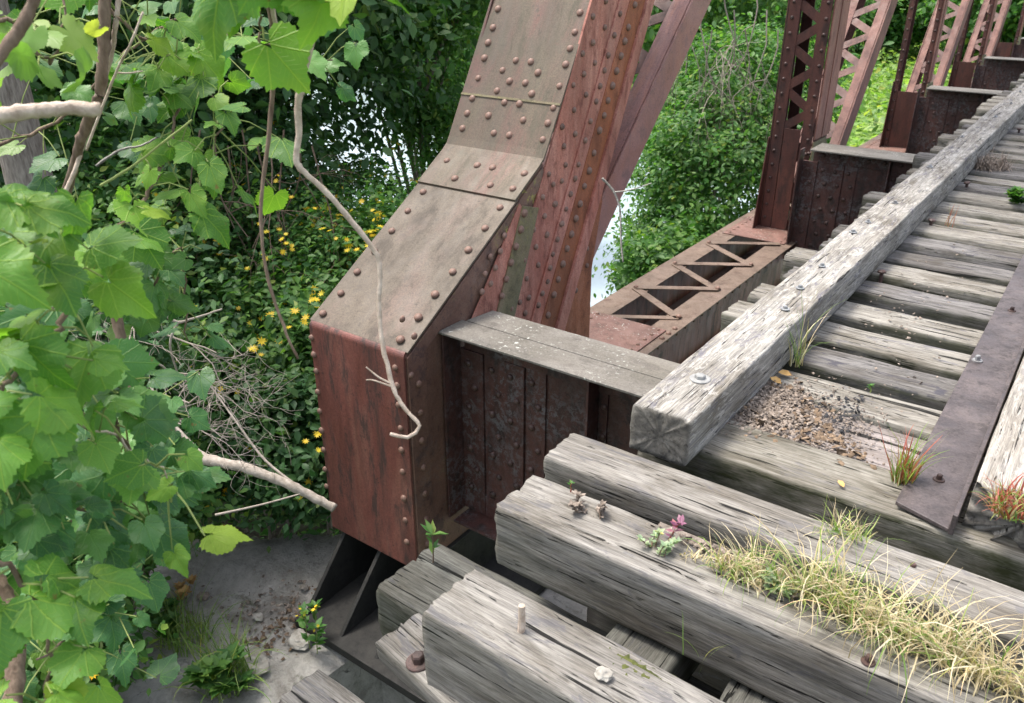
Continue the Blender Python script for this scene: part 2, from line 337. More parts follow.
# ------------------------------------------------------------------ leaf scatter
def frames(nrm, tip):
    """arrays (n,3): z = normal, y = tip made perpendicular"""
    z = nrm/np.linalg.norm(nrm, axis=1, keepdims=True)
    y = tip-(tip*z).sum(1, keepdims=True)*z; y /= np.maximum(1e-6, np.linalg.norm(y, axis=1, keepdims=True))
    x = np.cross(y, z); return x, y, z
T_SIMPLE = (np.array([(0,0,0),(.20,.20,.04),(.27,.50,.05),(0,1,-.10),(-.27,.50,.05),(-.20,.20,.04)], float), [(0,1,2,3),(0,3,4,5)])
T_LONG = (np.array([(0,0,0),(.13,.40,.04),(0,1,-.12),(-.13,.40,.04)], float), [(0,1,2),(0,2,3)])
def scatter(name, pos, nrm, tip, size, tpl, mat, parent=None, uv=None, label=None):
    V, Fc = tpl; pos = np.asarray(pos, float); n = len(pos); k = V.shape[-2]
    x, y, z = frames(np.asarray(nrm, float), np.asarray(tip, float)); size = np.asarray(size, float).reshape(n, 1, 1)
    vv = V.reshape(1, k, 3) if V.ndim == 2 else V
    P = pos[:, None, :]+size*(vv[..., 0:1]*x[:, None, :]+vv[..., 1:2]*y[:, None, :]+vv[..., 2:3]*z[:, None, :])
    fl = np.array(Fc); nf, fs = fl.shape
    idx = (fl[None]+(np.arange(n)*k)[:, None, None]).reshape(-1)
    me = bpy.data.meshes.new(name); me.vertices.add(n*k); me.vertices.foreach_set('co', P.reshape(-1))
    me.loops.add(n*nf*fs); me.loops.foreach_set('vertex_index', idx)
    me.polygons.add(n*nf); me.polygons.foreach_set('loop_start', np.arange(n*nf)*fs)
    if uv is not None:
        me.update(); ul = me.uv_layers.new(name='UVMap'); u = np.tile(uv[fl.reshape(-1)], (n, 1)); ul.data.foreach_set('uv', u.reshape(-1))
    me.update(calc_edges=True); me.validate()
    return link(name, me, mat, parent, label, smooth=(uv is not None))
def crown(rs, lobes, clumps, per, cr, flat=.7):
    """clumped leaf cloud over ellipsoid lobes; returns pos, nrm, clump centres"""
    P, Nn, CC = [], [], []
    wts = np.array([l[1][0]*l[1][1] for l in lobes]); wts = wts/wts.sum()
    for _ in range(clumps):
        li = rs.choice(len(lobes), p=wts); c, r = lobes[li]; c = np.array(c); r = np.array(r)
        d = rs.normal(size=3); d /= np.linalg.norm(d); q = c+d*r*(rs.uniform(.35, 1.)**.5)
        s = cr*rs.uniform(.5, 1.3); n = max(4, int(per*rs.uniform(.5, 1.4)))
        off = rs.normal(size=(n, 3))*s*np.array([1, 1, flat]); P.append(q+off)
        Nn.append(np.tile(d*.5+np.array([0, 0, .8]), (n, 1))+rs.normal(size=(n, 3))*.55); CC.append(q)
    return np.concatenate(P), np.concatenate(Nn), CC
def tree(name, label, cat, base, lobes, clumps, per, cr, lsize, mat, seed, trunk_r=.12, group=None, tpl=T_SIMPLE, limbs=10, droop=.3, flowers=0, bare=None):
    rs = np.random.RandomState(seed); base = Vector(base)
    root = empty(name, base, label, cat, group)
    P, Nn, CC = crown(rs, lobes, clumps, per, cr)
    tip = rs.normal(size=P.shape); tip[:, 2] -= droop*2
    scatter('crown' if cat == 'tree' else 'foliage', P, Nn, tip, lsize*rs.uniform(.6, 1.25, len(P)), tpl, mat, root)
    bm = bmesh.new(); top = Vector(lobes[0][0]); mid = base.lerp(top, .5)+Vector((rs.normal()*.15, rs.normal()*.15, 0))
    if trunk_r > 0:
        pts = smooth_path([base-Vector((0,0,.2)), base.lerp(mid, .5)+Vector((rs.normal()*.05, rs.normal()*.05, 0)), mid, top], 4)
        tube(bm, pts, [trunk_r*(1-.75*i/(len(pts)-1)) for i in range(len(pts))], 10)
        for k in range(min(limbs, len(CC))):
            q = Vector(CC[k]); s = pts[int(len(pts)*rs.uniform(.35, .85))]
            m_ = s.lerp(q, .5)+Vector((0, 0, .12*(q-s).length))
            pp = smooth_path([s, m_, q], 4); tube(bm, pp, [trunk_r*.38*(1-.85*i/(len(pp)-1)) for i in range(len(pp))], 6)
        bmlink('trunk' if cat == 'tree' else 'stems', bm, M['bark'], root, smooth=True)
    else: bm.free()
    if flowers:
        ps, ns = [], []
        ctr = np.mean([np.array(l[0]) for l in lobes], axis=0)
        nfl = flowers//5
        heads = P[rs.randint(0, len(P), nfl)]
        dirc = np.array(CAM)-ctr; dirc /= np.linalg.norm(dirc)
        for h in heads:
            for _ in range(rs.randint(2, 9)):
                ps.append(h+rs.normal(size=3)*.055+dirc*.2+np.array([0, 0, .06])); ns.append(np.array([0, 0, 1.])+dirc*.6+rs.normal(size=3)*.4)
        ps = np.array(ps); ns = np.array(ns); n = len(ps)
        flower_obj(rs, ps, ns, root)
    return root
def flower_obj(rs, ps, ns, root, size=.027):
    k = 8; V = [(0, 0, 0)]
    for i in range(2*k):
        a = math.pi*i/k; r = 1. if i % 2 == 0 else .45
        V.append((r*math.cos(a), r*math.sin(a), .15))
    Fc = [(0, i+1, (i+1) % (2*k)+1) for i in range(2*k)]
    scatter('flowers', ps, ns, rs.normal(size=ps.shape), size*rs.uniform(.7, 1.3, len(ps)), (np.array(V), Fc), M['petal'], root)['kind'] = 'stuff'

# ------------------------------------------------------------------ timbers
def timber_mesh(L, W, H, seed, ds=.03, nw=14, nh=7, rnd=.012, amp=.006, checks=2, wear=.02, sag=0.):
    """timber along +X from x=0..L, y 0..W, top at z=0"""
    rg = random.Random(seed); per = []
    for i in range(nw): per.append((W*i/nw, 0., 'b'))      # bottom
    for i in range(nh): per.append((W, H*i/nh, 's'))
    for i in range(nw): per.append((W-W*i/nw, H, 't'))
    for i in range(nh): per.append((0, H-H*i/nh, 's'))
    bm = bmesh.new(); n = max(3, int(L/ds)); rings = []
    ck = [(rg.uniform(.15, .85)*W, rg.uniform(-.2, .6)*L, rg.uniform(.3, .9)*L, rg.uniform(.008, .02), rg.uniform(0, 99)) for _ in range(checks)]
    so = Vector((seed*7.3 % 91, seed*3.1 % 57, seed*1.7 % 33))
    xs = [L*i/n for i in range(n+1)]
    for i, x in enumerate(xs):
        ring = []; e = min(x, L-x); endw = math.exp(-e/.03)
        for (y, z, t) in per:
            # rounded corners
            cy, cz = W/2, H/2; r = rnd*.55*(1+.8*noise.noise(Vector((x*3, y*9, z*9))+so))+endw*.003
            dy = max(0, abs(y-cy)-(W/2-r)); dz = max(0, abs(z-cz)-(H/2-r)); yy, zz = y, z
            if dy > 0 and dz > 0:
                k = r/max(1e-6, math.hypot(dy, dz)); 
                if k < 1: yy = cy+math.copysign(W/2-r+dy*k, y-cy); zz = cz+math.copysign(H/2-r+dz*k, z-cz)
            nv = Vector((yy-cy, zz-cz)).normalized()
            a = noise.noise(Vector((x*2.2, y*14, z*14))+so)*amp*.55+noise.noise(Vector((x*7, y*45, z*45))+so)*amp*.5+noise.noise(Vector((x*.9, y*3, z*3))+so*2)*amp*.5
            if t == 't':
                for (c0, x0, x1, dep, ph) in ck:
                    yc = c0+.02*noise.noise(Vector((x*2.5, ph, 0)))*2
                    if x0 < x < x1:
                        fade = min(1, (x-x0)/.08, (x1-x)/.08); q = abs(y-yc)/(.6*W/nw)
                        if q < 1: a -= dep*(1-q)*fade
            xx = x
            if e < .001:
                xx += (1 if x < L/2 else -1)*abs(noise.noise(Vector((0, y*22, z*22))+so))*wear
            ring.append(bm.verts.new((xx, yy+nv.x*a, zz-H+nv.y*a+sag*(noise.noise(Vector((x*.8, seed, 0)))))))
        rings.append(ring)
    k = len(per)
    for i in range(n):
        for j in range(k): bm.faces.new((rings[i][j], rings[i+1][j], rings[i+1][(j+1)%k], rings[i][(j+1)%k]))
    for ring, s in ((rings[0], 1), (rings[-1], -1)):
        # end grain: inner rings so that the end is a real surface
        prev = ring; c = Vector((ring[0].co.x, W/2, -H/2))
        for f in (.8, .5, .2):
            cur = [bm.verts.new((v.co.x+.004*noise.noise(Vector((5, v.co.y*40*f, v.co.z*40))+so), W/2+(v.co.y-W/2)*f, -H/2+(v.co.z+H/2)*f)) for v in ring]
            for j in range(k): bm.faces.new((prev[j], prev[(j+1)%k], cur[(j+1)%k], cur[j]))
            prev = cur
        bm.faces.new(prev)
    bmesh.ops.recalc_face_normals(bm, faces=bm.faces)
    me = bpy.data.meshes.new('timber'); bm.to_mesh(me); bm.free(); return me
def timber(name, label, cat, loc, rot, L, W, H, seed, mat, group=None, **kw):
    me = timber_mesh(L, W, H, seed, **kw); me.materials.append(mat)
    me.polygons.foreach_set('use_smooth', [True]*len(me.polygons))
    o = bpy.data.objects.new(name, me); col.objects.link(o); o.location = loc; o.rotation_euler = rot
    return tag(o, label, cat, group)

NEARG = 'loose approach timbers in front of the deck'
timber('crosstie', 'short silvery timber with a wooden peg on top at the bottom of the picture', 'timber', (-1.095, 1.13, 0), (0, R(.5), R(-1)), 1.9, .20, .27, 3, M['near'], NEARG, ds=.016, nw=30, nh=14, checks=3, amp=.007, rnd=.016)
timber('crosstie', 'thick grey timber overgrown with dry grass along its top', 'timber', (-1.21, 1.575, 0), (0, 0, R(0)), 2.6, .205, .215, 11, M['near'], NEARG, ds=.016, nw=30, nh=14, checks=3, amp=.007, rnd=.018)
timber('crosstie', 'grey timber with purple stains between the grassy timber and the deck', 'timber', (-1.235, 1.865, .012), (0, R(-.3), R(0)), 2.8, .185, .215, 23, M['near'], NEARG, ds=.016, nw=30, nh=12, checks=3, amp=.007, rnd=.016)
timber('cap_timber', 'shade darkened low timber with a green seedling, left of and below the thick grey timbers', 'timber', (-1.60, 1.44, -.41), (0, 0, R(-2)), 3.2, .30, .25, 31, M['low'], None, ds=.02, nw=26, nh=12, checks=3, amp=.008, rnd=.02)
OB, OA, OC = at(374, 641, 2.46), at(399, 600, 2.56), at(428, 690, 2.30)
oX = (OC-OB).normalized(); oY = (OA-OB); oW = oY.length; oY = (oY-oX*oY.dot(oX)).normalized(); oZ = oX.cross(oY)
off = timber('timber_offcut', 'short tilted grey offcut leaning against the low timber', 'timber', (0,0,0), (0,0,0), .42, .155, .075, 37, M['near'], None, ds=.012, nw=22, nh=8, checks=2, amp=.006, wear=.03)
off.matrix_world = Matrix(((oX.x,oY.x,oZ.x,OB.x),(oX.y,oY.y,oZ.y,OB.y),(oX.z,oY.z,oZ.z,OB.z),(0,0,0,1)))
timber('timber_end', 'grey timber end poking up at the bottom edge beside the concrete seat', 'timber', (-1.455, .80, -.34), (0, 0, R(-3)), 1.2, .26, .2, 41, M['near'], None, ds=.016, nw=24, nh=8, checks=3, wear=.03)
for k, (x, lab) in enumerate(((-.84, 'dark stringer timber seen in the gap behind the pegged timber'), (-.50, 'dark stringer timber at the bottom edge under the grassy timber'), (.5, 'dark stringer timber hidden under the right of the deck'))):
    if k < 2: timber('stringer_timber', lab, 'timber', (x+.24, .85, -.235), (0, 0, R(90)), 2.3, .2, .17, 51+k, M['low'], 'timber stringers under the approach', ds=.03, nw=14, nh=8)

timber('gap_screen', 'added dark plank screen that blackens the gaps under the near end of the deck', 'wall', (-1.36, 2.42, -.43), (0, 0, 0), 3.9, .09, 2.3, 61, M['dark_screen'], None, ds=.12, nw=6, nh=20, checks=0)  # added screen: keeps the tie gaps dark where only shade shows
# deck ties
fronts = [2.20, 2.445, 2.76, 3.06, 3.33, 3.63, 3.94, 4.24]
while fronts[-1] < 21: fronts.append(fronts[-1]+.305)
rt_ = random.Random(5); ordn = ['first','second','third','fourth','fifth','sixth','seventh','eighth','ninth','tenth','eleventh','twelfth']
left_x = [-1.07,-1.12,-1.17,-1.12,-1.26,-1.25,-1.20,-1.3]
cache = {}
for i, y0 in enumerate(fronts):
    dark = i in (3, 6, 9, 14, 17) ; wd = .235 if i == 0 else rt_.uniform(.185, .205)
    lx = left_x[i] if i < len(left_x) else -1.18-rt_.random()*.16
    if i == 1: wd = .265
    if i == 0: mt = M['tie_green']
    elif i == 1: mt = M['tie_dusty']
    else: mt = M['tie_dark'] if (dark or rt_.random() < .12) else M['tie']
    detail = dict(ds=.025, nw=20, nh=9) if i < 9 else dict(ds=.06, nw=9, nh=4)
    look = 'mossy green fronted' if i == 0 else ('blue black stained' if mt is M['tie_dark'] else 'wide dusty pinkish grey' if i == 1 else 'pale weathered')
    if i < 12: lab = '%s deck tie, %s counted from the near end of the guard timber' % (look, ordn[i])
    else: lab = '%s deck tie in the far run beyond the brown dry clump' % look
    timber('deck_tie', lab, 'railway tie', (lx, y0+rt_.uniform(-.008, .008), rt_.uniform(-.006, .006)), (rt_.uniform(-.012, .012), 0, rt_.uniform(-.006, .006)), 2.9-lx*.0, wd, .24 if i == 0 else .2, 100+i, mt, 'deck ties of the bridge', checks=2+(i < 9), rnd=.02, amp=.008, sag=.006, **detail)

# guard timber: one long beam along Y
me = timber_mesh(19.5, .205, .165, 77, ds=.045, nw=26, nh=14, rnd=.010, amp=.007, checks=5, wear=.008); me.materials.append(M['guard'])
me.polygons.foreach_set('use_smooth', [True]*len(me.polygons))
gd = empty('guard_timber', (-.84, 2.085, .165), 'long bleached guard timber with flaking paint lying across the tie ends', 'timber')
o = bpy.data.objects.new('beam', me); col.objects.link(o); o.rotation_euler = (0, 0, R(90)); o.parent = gd
gr = random.Random(9)
def bolt_on(parent, p, r, name='bolt', mat=None, h=.012, n=(0,0,1)):
    bm = bmesh.new(); n = Vector(n); q = n.to_track_quat('Z', 'Y').to_matrix()
    def ring(rr, z, k=16, hexa=False, ph=0): return [bm.verts.new(Vector(p)+q@Vector((rr*math.cos(2*math.pi*i/k+ph), rr*math.sin(2*math.pi*i/k+ph), z))) for i in range(k)]
    prof = [(r, 0), (r, h*.25), (r*.92, h*.4)]
    rs_ = [ring(a, z) for a, z in prof]
    for a, b_ in zip(rs_, rs_[1:]):
        for i in range(16): bm.faces.new((a[i], a[(i+1)%16], b_[(i+1)%16], b_[i]))
    bm.faces.new(rs_[-1])
    h0 = ring(r*.52, h*.4, 6, ph=.4); h1 = ring(r*.50, h*1.5, 6, ph=.4); h2 = ring(r*.4, h*1.75, 6, ph=.4)
    for a, b_ in ((h0, h1), (h1, h2)):
        for i in range(6): bm.faces.new((a[i], a[(i+1)%6], b_[(i+1)%6], b_[i]))
    bm.faces.new(h2)
    return bmlink(name, bm, mat or M['bolt'], parent, smooth=False)
bolt_on(gd, onz(700, 379, .165), .036, h=.010, mat=M['near_bolt'])
for px, py in ((800, 288), (785, 309), (822, 266), (853, 232), (868, 222), (895, 203), (930, 167), (948, 143), (962, 137)):
    q = onz(px, py, .168)
    if -1.03 < q.x < -.86: bolt_on(gd, q, .016+.006*gr.random(), h=.008)
for y in np.arange(8.5, 20, .9): bolt_on(gd, (-.945+gr.uniform(-.03, .03), y, .168), .018, h=.009)

# second timber and steel angle at the right edge
timber('track_timber', 'cracked pale timber with a rotten mossy end at the right edge', 'timber', (.20, 2.26, .145), (0, 0, R(90)), 8.0, .285, .15, 88, M['bleached'], None, ds=.03, nw=30, nh=10, checks=6, amp=.008, wear=.06)
an = empty('steel_angle', (-.18, 2.23, .0), 'purple brown steel angle bolted to the ties beside the pale timber', 'steel angle')
bm = bmesh.new(); prism(bm, [(-.262,2.25,.012),(-.112,2.20,.012),(-.112,12,.012),(-.262,12,.012)], (0,0,.012)); bmlink('plate', bm, M['railplate'], an, bevel=.002)
bm = bmesh.new(); box(bm, -.111, -.098, 2.195, 12, .010, .075); bmlink('upright_flange', bm, M['railplate'], an, bevel=.002)
for y in (2.44, 4.05, 5.6, 7.2): bolt_on(an, (-.195+gr.uniform(-.02, .02), y, .024), .017, h=.011, mat=M['darkrivet'])
bolt_on(an, onz(977, 361, .024), .02, h=.014)

# wooden peg, spikes and bits on the timbers
bm = bmesh.new(); q = onz(521, 630, 0); tube(bm, [q-Vector((0,0,.02)), q+Vector((.001,.002,.03)), q+Vector((-.001,.004,.072))], [.0095,.009,.008], 10)
tag(bmlink('peg', bm, M['palestem'], None), 'short wooden peg standing in the silvery timber', 'peg')
def spike(px, py, k, lab):
    q = onz(px, py, 0); bm = bmesh.new(); d = Vector((gr.uniform(-.01, .01), gr.uniform(-.01, .01), .045))
    tube(bm, [q-Vector((0,0,.03)), q+d*.75], .0095, 6); tube(bm, [q+d*.7, q+d*.85, q+d], [.02,.022,.015], 8)
    tag(bmlink('spike', bm, M['darkrivet']), lab, 'spike', 'rusty spikes in the ties')
spike(881, 279, 0, 'rusty spike on a stained tie near the guard timber'); spike(930, 226, 1, 'rusty spike in the stained tie beside red weeds'); spike(967, 188, 2, 'rusty spike on a pale tie left of the green leaves'); spike(1019, 133, 3, 'rusty spike on the farthest ties in view')
spike(1003, 166, 4, 'rusty spike beside the brown dry clump')
def nut(px, py, lab):
    q = onz(px, py, .004); e = empty('bolt', q, lab, 'bolt', 'dark bolts in the near timbers'); bolt_on(e, q, .016, 'head', M['darkrivet'], h=.012)
nut(912, 570, 'dark bolt head in the purple stained timber'); nut(868, 662, 'dark bolt head in the grassy timber'); 
qw = onp(419, 662, OB+oZ*.002, oZ); e = empty('bolt', qw, 'rusty round washer and bolt on the tilted offcut', 'bolt'); bolt_on(e, qw, .036, 'washer', M['darkrivet'], h=.016, n=oZ)

# ------------------------------------------------------------------ the truss
TR = empty('bridge_truss', (-2.78, 2.6, -1.5), 'riveted rusty red and brown through truss with floor beams beside the deck', 'bridge')
XI, XO = -2.46, -3.11; TH = .012
riv_me = bpy.data.meshes.new('rivet')
def riv_bm(bm, p, n, r=.0185):
    n = Vector(n).normalized(); q = n.to_track_quat('Z', 'Y').to_matrix(); k = 10; prev = None
    for rr, z in ((1, -.04), (.98, .22), (.82, .5), (.52, .7)):
        cur = [bm.verts.new(Vector(p)+q@Vector((rr*r*math.cos(2*math.pi*i/k), rr*r*math.sin(2*math.pi*i/k), z*r))) for i in range(k)]
        if prev:
            for i in range(k): bm.faces.new((prev[i], prev[(i+1)%k], cur[(i+1)%k], cur[i]))
        prev = cur
    t = bm.verts.new(Vector(p)+q@Vector((0, 0, .78*r)))
    for i in range(k): bm.faces.new((prev[i], prev[(i+1)%k], t))
bm = bmesh.new(); riv_bm(bm, (0,0,0), (0,0,1)); bmesh.ops.recalc_face_normals(bm, faces=bm.faces); bm.to_mesh(riv_me); bm.free()
riv_me.materials.append(M['rivet']); riv_me.polygons.foreach_set('use_smooth', [True]*len(riv_me.polygons))
NR = [0]; REST = bmesh.new(); DARK = bmesh.new(); rj = random.Random(4)
def rivet(p, n, parent=None, r=.0185, dark=False):
    n = Vector(n).normalized(); r *= rj.uniform(.92, 1.1)
    if dark: riv_bm(DARK, p, n, r); return
    if parent is not None and NR[0] < 100:
        NR[0] += 1; o = bpy.data.objects.new('rivet', riv_me); col.objects.link(o); o.parent = parent
        o.location = p; o.rotation_euler = n.to_track_quat('Z', 'Y').to_euler(); s = r/.0185; o.scale = (s, s, s)
    else: riv_bm(REST, p, n, r)

# end box: faces
b0 = (2.52, -.23); b1 = (3.42, .31); b2 = (3.66, .46); ZB = -1.52
u = Vector((0, b1[0]-b0[0], b1[1]-b0[1])).normalized(); nlow = Vector((0, -u.z, u.y))
ut = Vector((0, .50, .866)); ntop = Vector((0, -ut.z, ut.y))
# red end plate, with a rounded upper edge
bm = bmesh.new(); prof = [(2.52, ZB), (2.52, -.26)]
for a in (0, .25, .5, .75, 1.):
    an_ = a*R(59); prof.append((2.52+.035*(1-math.cos(an_)), -.26+.035*math.sin(an_)))
outer = prof; inner = [(y+TH, z-.003) for y, z in prof]
yz(bm, outer+inner[::-1], XO, XI); endp = bmlink('end_plate', bm, M['endface'], TR, 'dark red vertical end plate', bevel=.002)
bm = bmesh.new(); y0, z0 = prof[-1]
yz(bm, [(y0, z0), (b1[0], b1[1]), (b1[0]+nlow.y*-TH, b1[1]-nlow.z*TH), (y0-nlow.y*TH, z0-nlow.z*TH)], XO-.012, XI+.012)
cov = bmlink('cover_plate', bm, M['cover'], TR, 'sloping brown cover plate', bevel=.002)
# upper cover plate: starts on top of the lower one, bends at b2
TOPZ = 4.9; kt = (TOPZ-b2[1])/ut.z; e2 = (b2[0]+ut.y*kt, TOPZ)
o1 = Vector((0, b1[0], b1[1]))+nlow*.012-u*.02; bmid = Vector((0, b2[0], b2[1]))+nlow*.012
bend = [(o1.y, o1.z), (bmid.y-u.y*.05, bmid.z-u.z*.05), (bmid.y, bmid.z+.006), (bmid.y+ut.y*.05, bmid.z+ut.z*.05), (e2[0], e2[1])]
bb = [(y-(ntop.y if i > 2 else nlow.y)*TH, z-(ntop.z if i > 2 else nlow.z)*TH) for i, (y, z) in enumerate(bend)]
bm = bmesh.new(); yz(bm, bend+bb[::-1], XO-.012, XI+.012); cov2 = bmlink('cover_plate', bm, M['cover_pink'], TR, 'steeper brown cover plate with pink streaks', bevel=.002)
# splice plate on the steep part
sp0 = Vector((0, b2[0], b2[1]))+ut*.31+ntop*.010
bm = bmesh.new(); bar(bm, (XO-.012, sp0.y, sp0.z), (XI+.012, sp0.y, sp0.z), .012, .006, ntop); 
bmlink('plate_seam', bm, M['olive'], TR)
# rivets on the covers by eye from their rows
def zz(lst, ox, oy, s): return [(ox+x/s, oy+y/s) for x, y in lst]
plow = Vector((0, b1[0], b1[1])); XX = Vector((0, 0, 0))
for px, py in zz([(70,500),(125,438),(175,373),(281,248),(330,187),(377,129),(307,580),(362,512),(413,442),(467,373),(515,306),(566,240),(612,177),(228,310)], 300, 150, 3.058):
    rivet(onp(px, py, plow, nlow), nlow, cov, .021)
for px, py in zz([(21,472),(110,486),(155,493),(248,510),(44,524),(148,544),(214,554)], 440, 0, 2.93): rivet(onp(px, py, plow+nlow*.012, nlow), nlow, cov2, .021)
for px, py in zz([(171,27),(156,82),(142,126),(131,171),(113,230),(96,289),(81,333),(67,377),(223,178),(267,182),(184,207),(288,214),(205,239),(251,244),(168,267),(270,276),(190,301),(234,305),(143,340),(245,353),(159,391),(204,397),(411,38),(396,95),(382,143),(369,190),(351,253),(333,317),(317,362),(302,410)], 440, 0, 2.93):
    rivet(onp(px, py, Vector((0, b2[0], b2[1]))+ntop*.006, ntop), ntop, cov2, .021)
k = 1.5
while k < kt:
    for xx in (XO+.06, XI-.06):
        p = Vector((xx, b2[0], b2[1]))+ut*k+ntop*.008; rivet(p, ntop, None, .021)
    k += .16
for px, py in zz([(45,243),(50,278),(55,312),(58,355),(62,395),(66,435),(70,475),(73,515),(76,550),(80,590),(218,305),(222,342),(225,382),(229,430),(231,475),(233,520),(236,575),(239,620),(242,665)], 290, 220, 2.0675):
    rivet(ony(px, py, 2.52), (0, -1, 0), endp, .018)
# side plates of the end box (inner face and outer face), flush behind the covers
side = [(2.534, ZB), (2.534, -.245), (b1[0]-.004, b1[1]-.018), (b2[0], b2[1]-.014), (3.80, .20), (4.21, -.30), (4.22, -1.16), (3.6, ZB)]
for x, mt, lb in ((XI-.010, M['sidebox'], 'yellow lichened side gusset'), (XO, M['darkweb'], None)):
    bm = bmesh.new(); yz(bm, side, x, x+.010); sg = bmlink('gusset_plate', bm, mt, TR, lb, bevel=.0015)
    if x > -3: SIDE = sg
# inner layers on the near gusset
def onXI(x, y): p = onx(x, y, XI); return (p.y, p.z)
XA = XI+.001
# angle along the bottom slope of the cover
bm = bmesh.new(); yz(bm, [(2.536, -1.50), (2.536, -.26), (3.42, .285), (3.65, .43), (3.68, .36), (3.44, .20), (2.66, -.27), (2.66, -1.50)], XA, XA+.011); ea = bmlink('edge_angle', bm, M['sidebox'], TR, bevel=.002)
# end-post web: pink riveted band, seam, brown angle, orange flange
def line(p, q, z): t = (z-p[1])/(q[1]-p[1]); return p[0]+(q[0]-p[0])*t
ZT = 1.6
pk = ((3.20, -.55), line((3.35,-.26), (4.11,1.23), ZT))
def strip(a, b_, z0, z1, x0, x1, name, mat, label=None, slope_top=True):
    """quad strip between two YZ lines from z0 to z1, then straight on parallel to the post"""
    A0, A1 = line(*a, z0), line(*a, z1); B0, B1 = line(*b_, z0), line(*b_, z1); k2 = (TOPZ-z1)/ut.z; dy = ut.y*k2
    bm = bmesh.new(); yz(bm, [(A0, z0), (A1, z1), (A1+dy, TOPZ), (B1+dy, TOPZ), (B1, z1), (B0, z0)], x0, x1); return bmlink(name, bm, mat, TR, label, bevel=.002)
LP = ((3.32,-.26), (4.08,1.23)); LM = (onXI(529, 316), onXI(616, 0)); LB = (onXI(539, 315), onXI(626, 0)); LBR = (onXI(554, 315), onXI(641, 0))
LO = (onXI(561, 320), onXI(648, 0))
strip(LP, LB, -.62, ZT, XI+.002, XI+.016, 'web_plate', M['pink'], 'faded pink riveted web plate')
strip(LM, LB, -.62, ZT, XI+.0165, XI+.026, 'web_angle', M['pink'])
ba = strip(LB, LBR, -.70, ZT, XI+.002, XI+.030, 'brown_angle', M['orange'], 'rust brown riveted angle')
strip(LBR, LO, -.70, ZT, XI+.002, XI+.046, 'flange', M['pink'], 'pale orange flange edge')
# far side web of the end post, and lacing between the two on the underside
for xa, xb in ((XO, XO+.012),): strip(LP, LO, -.6, ZT, xa, xb, 'web_plate', M['post'])
# olive strip angle
q = [onXI(519, 205), onXI(535, 207), onXI(509, 312), onXI(491, 309)]
bm = bmesh.new(); yz(bm, [q[0], q[1], (q[2][0]-.02, q[2][1]-.12), (q[3][0]-.02, q[3][1]-.12)], XI+.016, XI+.027); bmlink('splice_strip', bm, M['olive'], TR, 'narrow olive splice strip', bevel=.002)
q = [onXI(517, 203), onXI(519, 206), onXI(490, 311), onXI(472, 300)]
bm = bmesh.new(); yz(bm, [q[0], q[1], (q[2][0]-.02, q[2][1]-.12), (q[3][0]-.05, q[3][1]-.12)], XI+.012, XI+.020); bmlink('fill_plate', bm, M['pink'], TR, bevel=.002)
# orange gusset at the back of the joint
bm = bmesh.new(); yz(bm, [(3.50, -1.16), (3.80, -.5), (4.28, .42), (4.30, .10), (4.21, -.30), (4.22, -1.16)], XI+.001, XI+.0125); gp = bmlink('gusset_plate', bm, M['orange'], TR, 'orange rusty gusset edge', bevel=.002)
# side rivets
sidez = zz([(447,48),(482,80),(447,125),(417,157),(453,184),(421,217),(390,249),(427,277),(392,322),(357,371),(395,392),(362,428),(318,510),(367,483),(331,540),(356,530),(300,577),(338,597),(305,633),(272,672),(312,688),(485,3)], 440, 0, 2.93)+zz([(227,257),(197,293),(204,350),(163,335),(170,388),(134,428),(177,443),(142,485),(121,557),(148,543),(93,577),(137,590)], 480, 120, 3.058)
for px, py in sidez: rivet(onx(px, py, XI+.017), (1, 0, 0), None, .017)
for px, py in zz([(527,40),(510,103),(492,162),(481,206),(468,252),(457,297),(440,355),(425,411),(405,482),(395,523),(382,568),(369,612),(355,656)], 440, 0, 2.93)+zz([(250,317),(236,365),(222,410),(213,452),(206,494),(178,566),(190,530)], 480, 120, 3.058): rivet(onx(px, py, XI+.027), (1, 0, 0), None, .017)
for px, py in zz([(570,14),(551,80),(540,121),(529,164),(516,208),(504,251),(491,294),(480,338),(466,382),(450,448),(436,500),(422,545),(409,597),(397,640),(384,686)], 440, 0, 2.93)+zz([(265,393),(252,440),(238,487),(225,534),(207,596)], 480, 120, 3.058): rivet(onx(px, py, XI+.031), (1, 0, 0), ba, .021)
for px, py in zz([(135,285),(124,335),(109,387),(94,436),(80,487),(66,538)], 480, 120, 3.058): rivet(onx(px, py, XI+.028), (1, 0, 0), ba, .021)
for px, py in zz([(74,353),(31,418),(61,401),(46,452),(15,470),(32,500),(5,525)], 480, 120, 3.058): rivet(onx(px, py, XI+.021), (1, 0, 0), None, .017)
for px, py in zz([(326,393),(326,445),(293,465),(292,521),(258,590)], 480, 120, 3.058): rivet(onx(px, py, XI+.014), (1, 0, 0), None, .017)
for z in np.arange(-.42, -1.45, -.16): rivet((XA+.012, 2.60, z), (1, 0, 0), None, .018)
for px, py in ((402, 319), (411, 375), (414, 336)): rivet(onx(px, py, XI+.013), (1, 0, 0), ea, .018)

